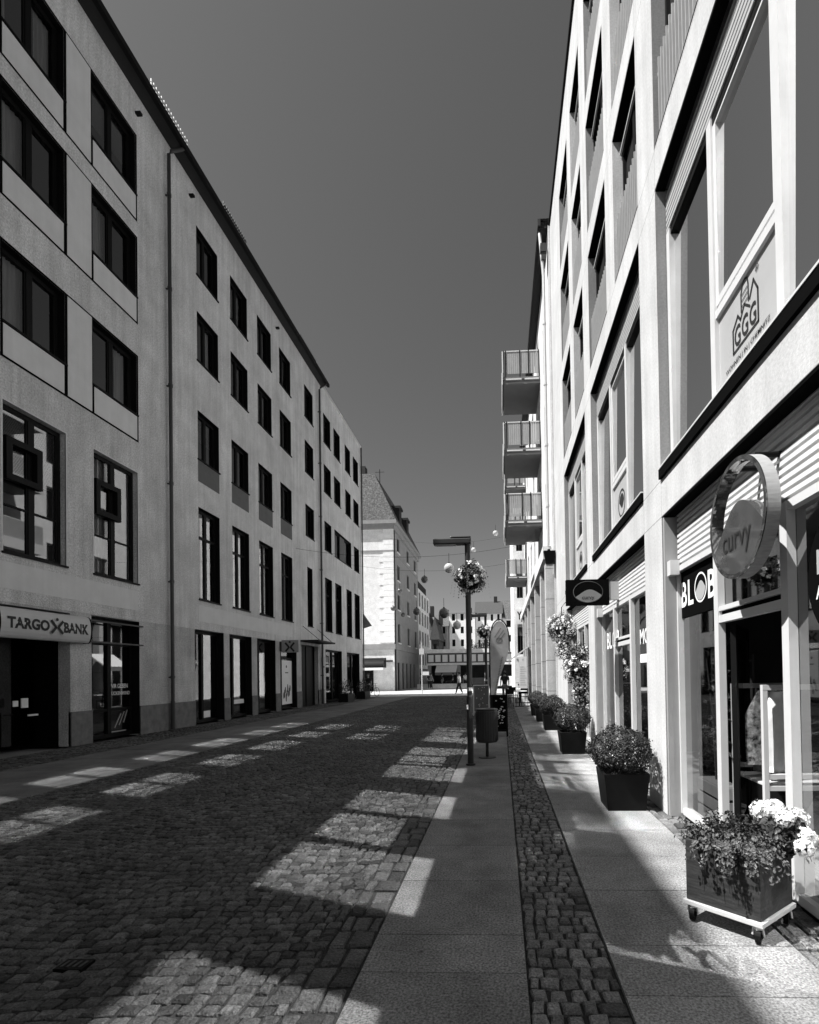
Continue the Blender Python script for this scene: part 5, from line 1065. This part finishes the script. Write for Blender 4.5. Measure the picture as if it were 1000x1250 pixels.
def bicycle(x, y, ang, label):
    t = thing('bicycle', label, 'bicycle', (x, y, 0)); ca, sa = math.cos(ang), math.sin(ang); T = lambda u, z, v=0: (x + u * ca - v * sa, y + u * sa + v * ca, z)
    for u in (-.52, .52):
        mb = MB(); ring = [T(u + .33 * math.cos(2 * PI * k / 20), .34 + .33 * math.sin(2 * PI * k / 20)) for k in range(21)]; mb.tube(ring, .018, 6)
        for k in range(8): mb.tube([T(u, .34), T(u + .32 * math.cos(PI * k / 4), .34 + .32 * math.sin(PI * k / 4))], .003, 3)
        mb.build('wheel', mt['black'], t)
    mb = MB()
    for a, b in (((-.52, .34), (-.1, .32)), ((-.52, .34), (-.2, .78)), ((-.1, .32), (-.22, .88)), ((-.1, .32), (.36, .74)), ((-.2, .78), (.33, .84)), ((.52, .34), (.32, .98))): mb.tube([T(*a), T(*b)], .017, 6)
    mb.build('frame', mt['mid_panel'], t)
    mb = MB(); mb.tube([T(-.32, .90), T(-.12, .91)], [.06, .03], 8); mb.build('saddle', mt['black'], t)
    mb = MB(); mb.tube([T(.24, 1.0, -.26), T(.33, 1.0, -.1), T(.33, 1.0, .1), T(.24, 1.0, .26)], .014, 6); mb.build('handlebar', mt['black'], t)
bicycle(-9.6, 36.9, 1.2, 'bicycle leaning by the far corner of the plain grey block'); bicycle(-6.1, 57.0, .3, 'bicycle parked in front of the pavilion'); bicycle(1.1, 30.6, 1.4, 'bicycle parked by the stone facade past the notice board')
person('person in pale top walking in front of the townhouse side wall', -8.6, 58.6, PI * .4, 'cloth_w', 'cloth_m', .2); person('person in dark clothes beside the counter across the square', -1.6, 51.2, PI * .9, 'cloth_d', 'cloth_d', .15)
person('person in mid-grey top near the low wall left of the sign post', -7.6, 54.0, PI * .2, 'cloth_m', 'cloth_d', .15); person('person in white top beside the pavilion column behind the lamp', -4.2, 58.4, PI * .6, 'cloth_w', 'cloth_d', .1); person('person in dark top by the cafe tables past the planters', .2, 29.5, PI * .5, 'cloth_d', 'cloth_m', .12)
sp = thing('sign_post', 'thin pale sign post on the square before the modern block', 'sign', (-6.7, 42, 0)); mb = MB(); mb.tube([(-6.7, 42, 0), (-6.7, 42, 4.4)], .05, 8); mb.build('pole', mt['light_metal'], sp); mb = MB(); mb.box(-6.66, -6.1, 41.97, 42.0, 1.55, 1.85); mb.build('arm', mt['white_board'], sp); mb = MB(); mb.box(-6.9, -6.5, 41.95, 41.98, 3.3, 3.8); mb.build('plate', mt['panel_grey'], sp)
def cafe_table(x, y, lab):
    t = thing('cafe_table', lab, 'table', (x, y, 0), 'cafe tables past the planters'); mb = MB(); mb.lathe([(0, .72), (.38, .72), (.39, .735), (.38, .75), (0, .75)], (x, y, 0), 20); mb.build('tabletop', mt['white_board'], t); mb = MB(); mb.tube([(x, y, .02), (x, y, .72)], .03, 8); mb.lathe([(0, .03), (.22, .02), (.23, 0)], (x, y, 0), 16); mb.build('leg', mt['black'], t)
def cafe_chair(x, y, ang, lab):
    t = thing('cafe_chair', lab, 'chair', (x, y, 0), 'cafe chairs past the planters'); ca, sa = math.cos(ang), math.sin(ang); T = lambda u, v, z: (x + u * ca - v * sa, y + u * sa + v * ca, z)
    def bx(mb, u0, u1, v0, v1, z0, z1): mb.hexa([T(u0, v0, z0), T(u1, v0, z0), T(u1, v1, z0), T(u0, v1, z0), T(u0, v0, z1), T(u1, v0, z1), T(u1, v1, z1), T(u0, v1, z1)])
    mb = MB(); bx(mb, -.2, .2, -.2, .2, .43, .46); mb.build('seat', mt['black'], t); mb = MB(); bx(mb, -.2, .2, .18, .2, .6, .86); mb.build('backrest', mt['black'], t)
    for u in (-.18, .18):
        mb = MB(); mb.tube([T(u, -.18, 0), T(u, -.18, .44)], .014, 6); mb.build('leg', mt['black'], t); mb = MB(); mb.tube([T(u, .19, 0), T(u, .18, .44), T(u, .2, .86)], .014, 6); mb.build('leg', mt['black'], t)
cafe_table(.85, 24.0, 'small round white cafe table, nearer one past the planters'); cafe_table(1.0, 27.0, 'small round white cafe table under the white awning')
cafe_chair(.45, 23.5, .3, 'black cafe chair on the street side of the nearer white table'); cafe_chair(1.2, 24.4, 2.6, 'black cafe chair between the nearer white table and the stone facade'); cafe_chair(.6, 26.5, .2, 'black cafe chair in front of the table under the awning')
# ------------------------------------------------------------------ light
sd = Vector((1, .38, -1.70))
L = bpy.data.lights.new('sun', 'SUN'); L.energy = 5.0; L.angle = math.radians(.5); L.color = (1, .995, .985)
so = bpy.data.objects.new('sun', L); COL.objects.link(so); so.location = (-20, -10, 40); so.rotation_euler = sd.to_track_quat('-Z', 'Y').to_euler()
W = bpy.data.worlds.new('World'); S.world = W; W.use_nodes = True; N, K = W.node_tree.nodes, W.node_tree.links
sk = N.new('ShaderNodeTexSky'); sk.sky_type = 'NISHITA'; sk.sun_disc = False
sk.sun_elevation = math.atan2(1.70, math.hypot(1, .38)); sk.sun_rotation = math.radians(249.2); sk.air_density = 1.0; sk.dust_density = 1.2; sk.ozone_density = 1.0
sep = N.new('ShaderNodeSeparateColor'); K.new(sk.outputs[0], sep.inputs[0]); cmb = N.new('ShaderNodeCombineColor')
for i in range(3): K.new(sep.outputs[0], cmb.inputs[i])          # the red record of the sky, as a black and white film with a red filter takes it
bg = N['Background']; K.new(cmb.outputs[0], bg.inputs[0]); bg.inputs[1].default_value = .052
# ------------------------------------------------------------------ camera
Fpx, VPx, VPy = 610., 612., 822.
yaw, pitch, roll = [math.radians(v) for v in (2.6, .77, .91)]
Rm = Matrix.Rotation(yaw, 3, 'Z') @ Matrix.Rotation(PI / 2 + pitch, 3, 'X') @ Matrix.Rotation(-roll, 3, 'Z')
d = Rm.transposed() @ Vector((0, 1, 0))
cx = VPx - Fpx * d.x / -d.z; cy = VPy + Fpx * d.y / -d.z
cam = bpy.data.cameras.new('camera'); co = bpy.data.objects.new('camera', cam); COL.objects.link(co)
co.matrix_world = Matrix.Translation((0, 0, 1.6)) @ Rm.to_4x4()
cam.sensor_fit = 'HORIZONTAL'; cam.sensor_width = 36; cam.lens = 36 * Fpx / 1000
cam.shift_x = (500 - cx) / 1000; cam.shift_y = (cy - 625) / 1000
cam.clip_end = 4000; cam.clip_start = .05
S.camera = co
S.view_settings.view_transform = 'Standard'; S.view_settings.look = 'None'; S.view_settings.gamma = 1; S.view_settings.exposure = 1.0
cy_s = S.cycles
cy_s.use_guiding = True; cy_s.guiding_training_samples = 0; cy_s.use_surface_guiding = True; cy_s.surface_guiding_probability = .6
cy_s.blur_glossy = 0; cy_s.sample_clamp_indirect = 0; cy_s.caustics_reflective = True; cy_s.use_denoising = True
cy_s.max_bounces = 10; cy_s.diffuse_bounces = 4; cy_s.glossy_bounces = 4; cy_s.transparent_max_bounces = 12
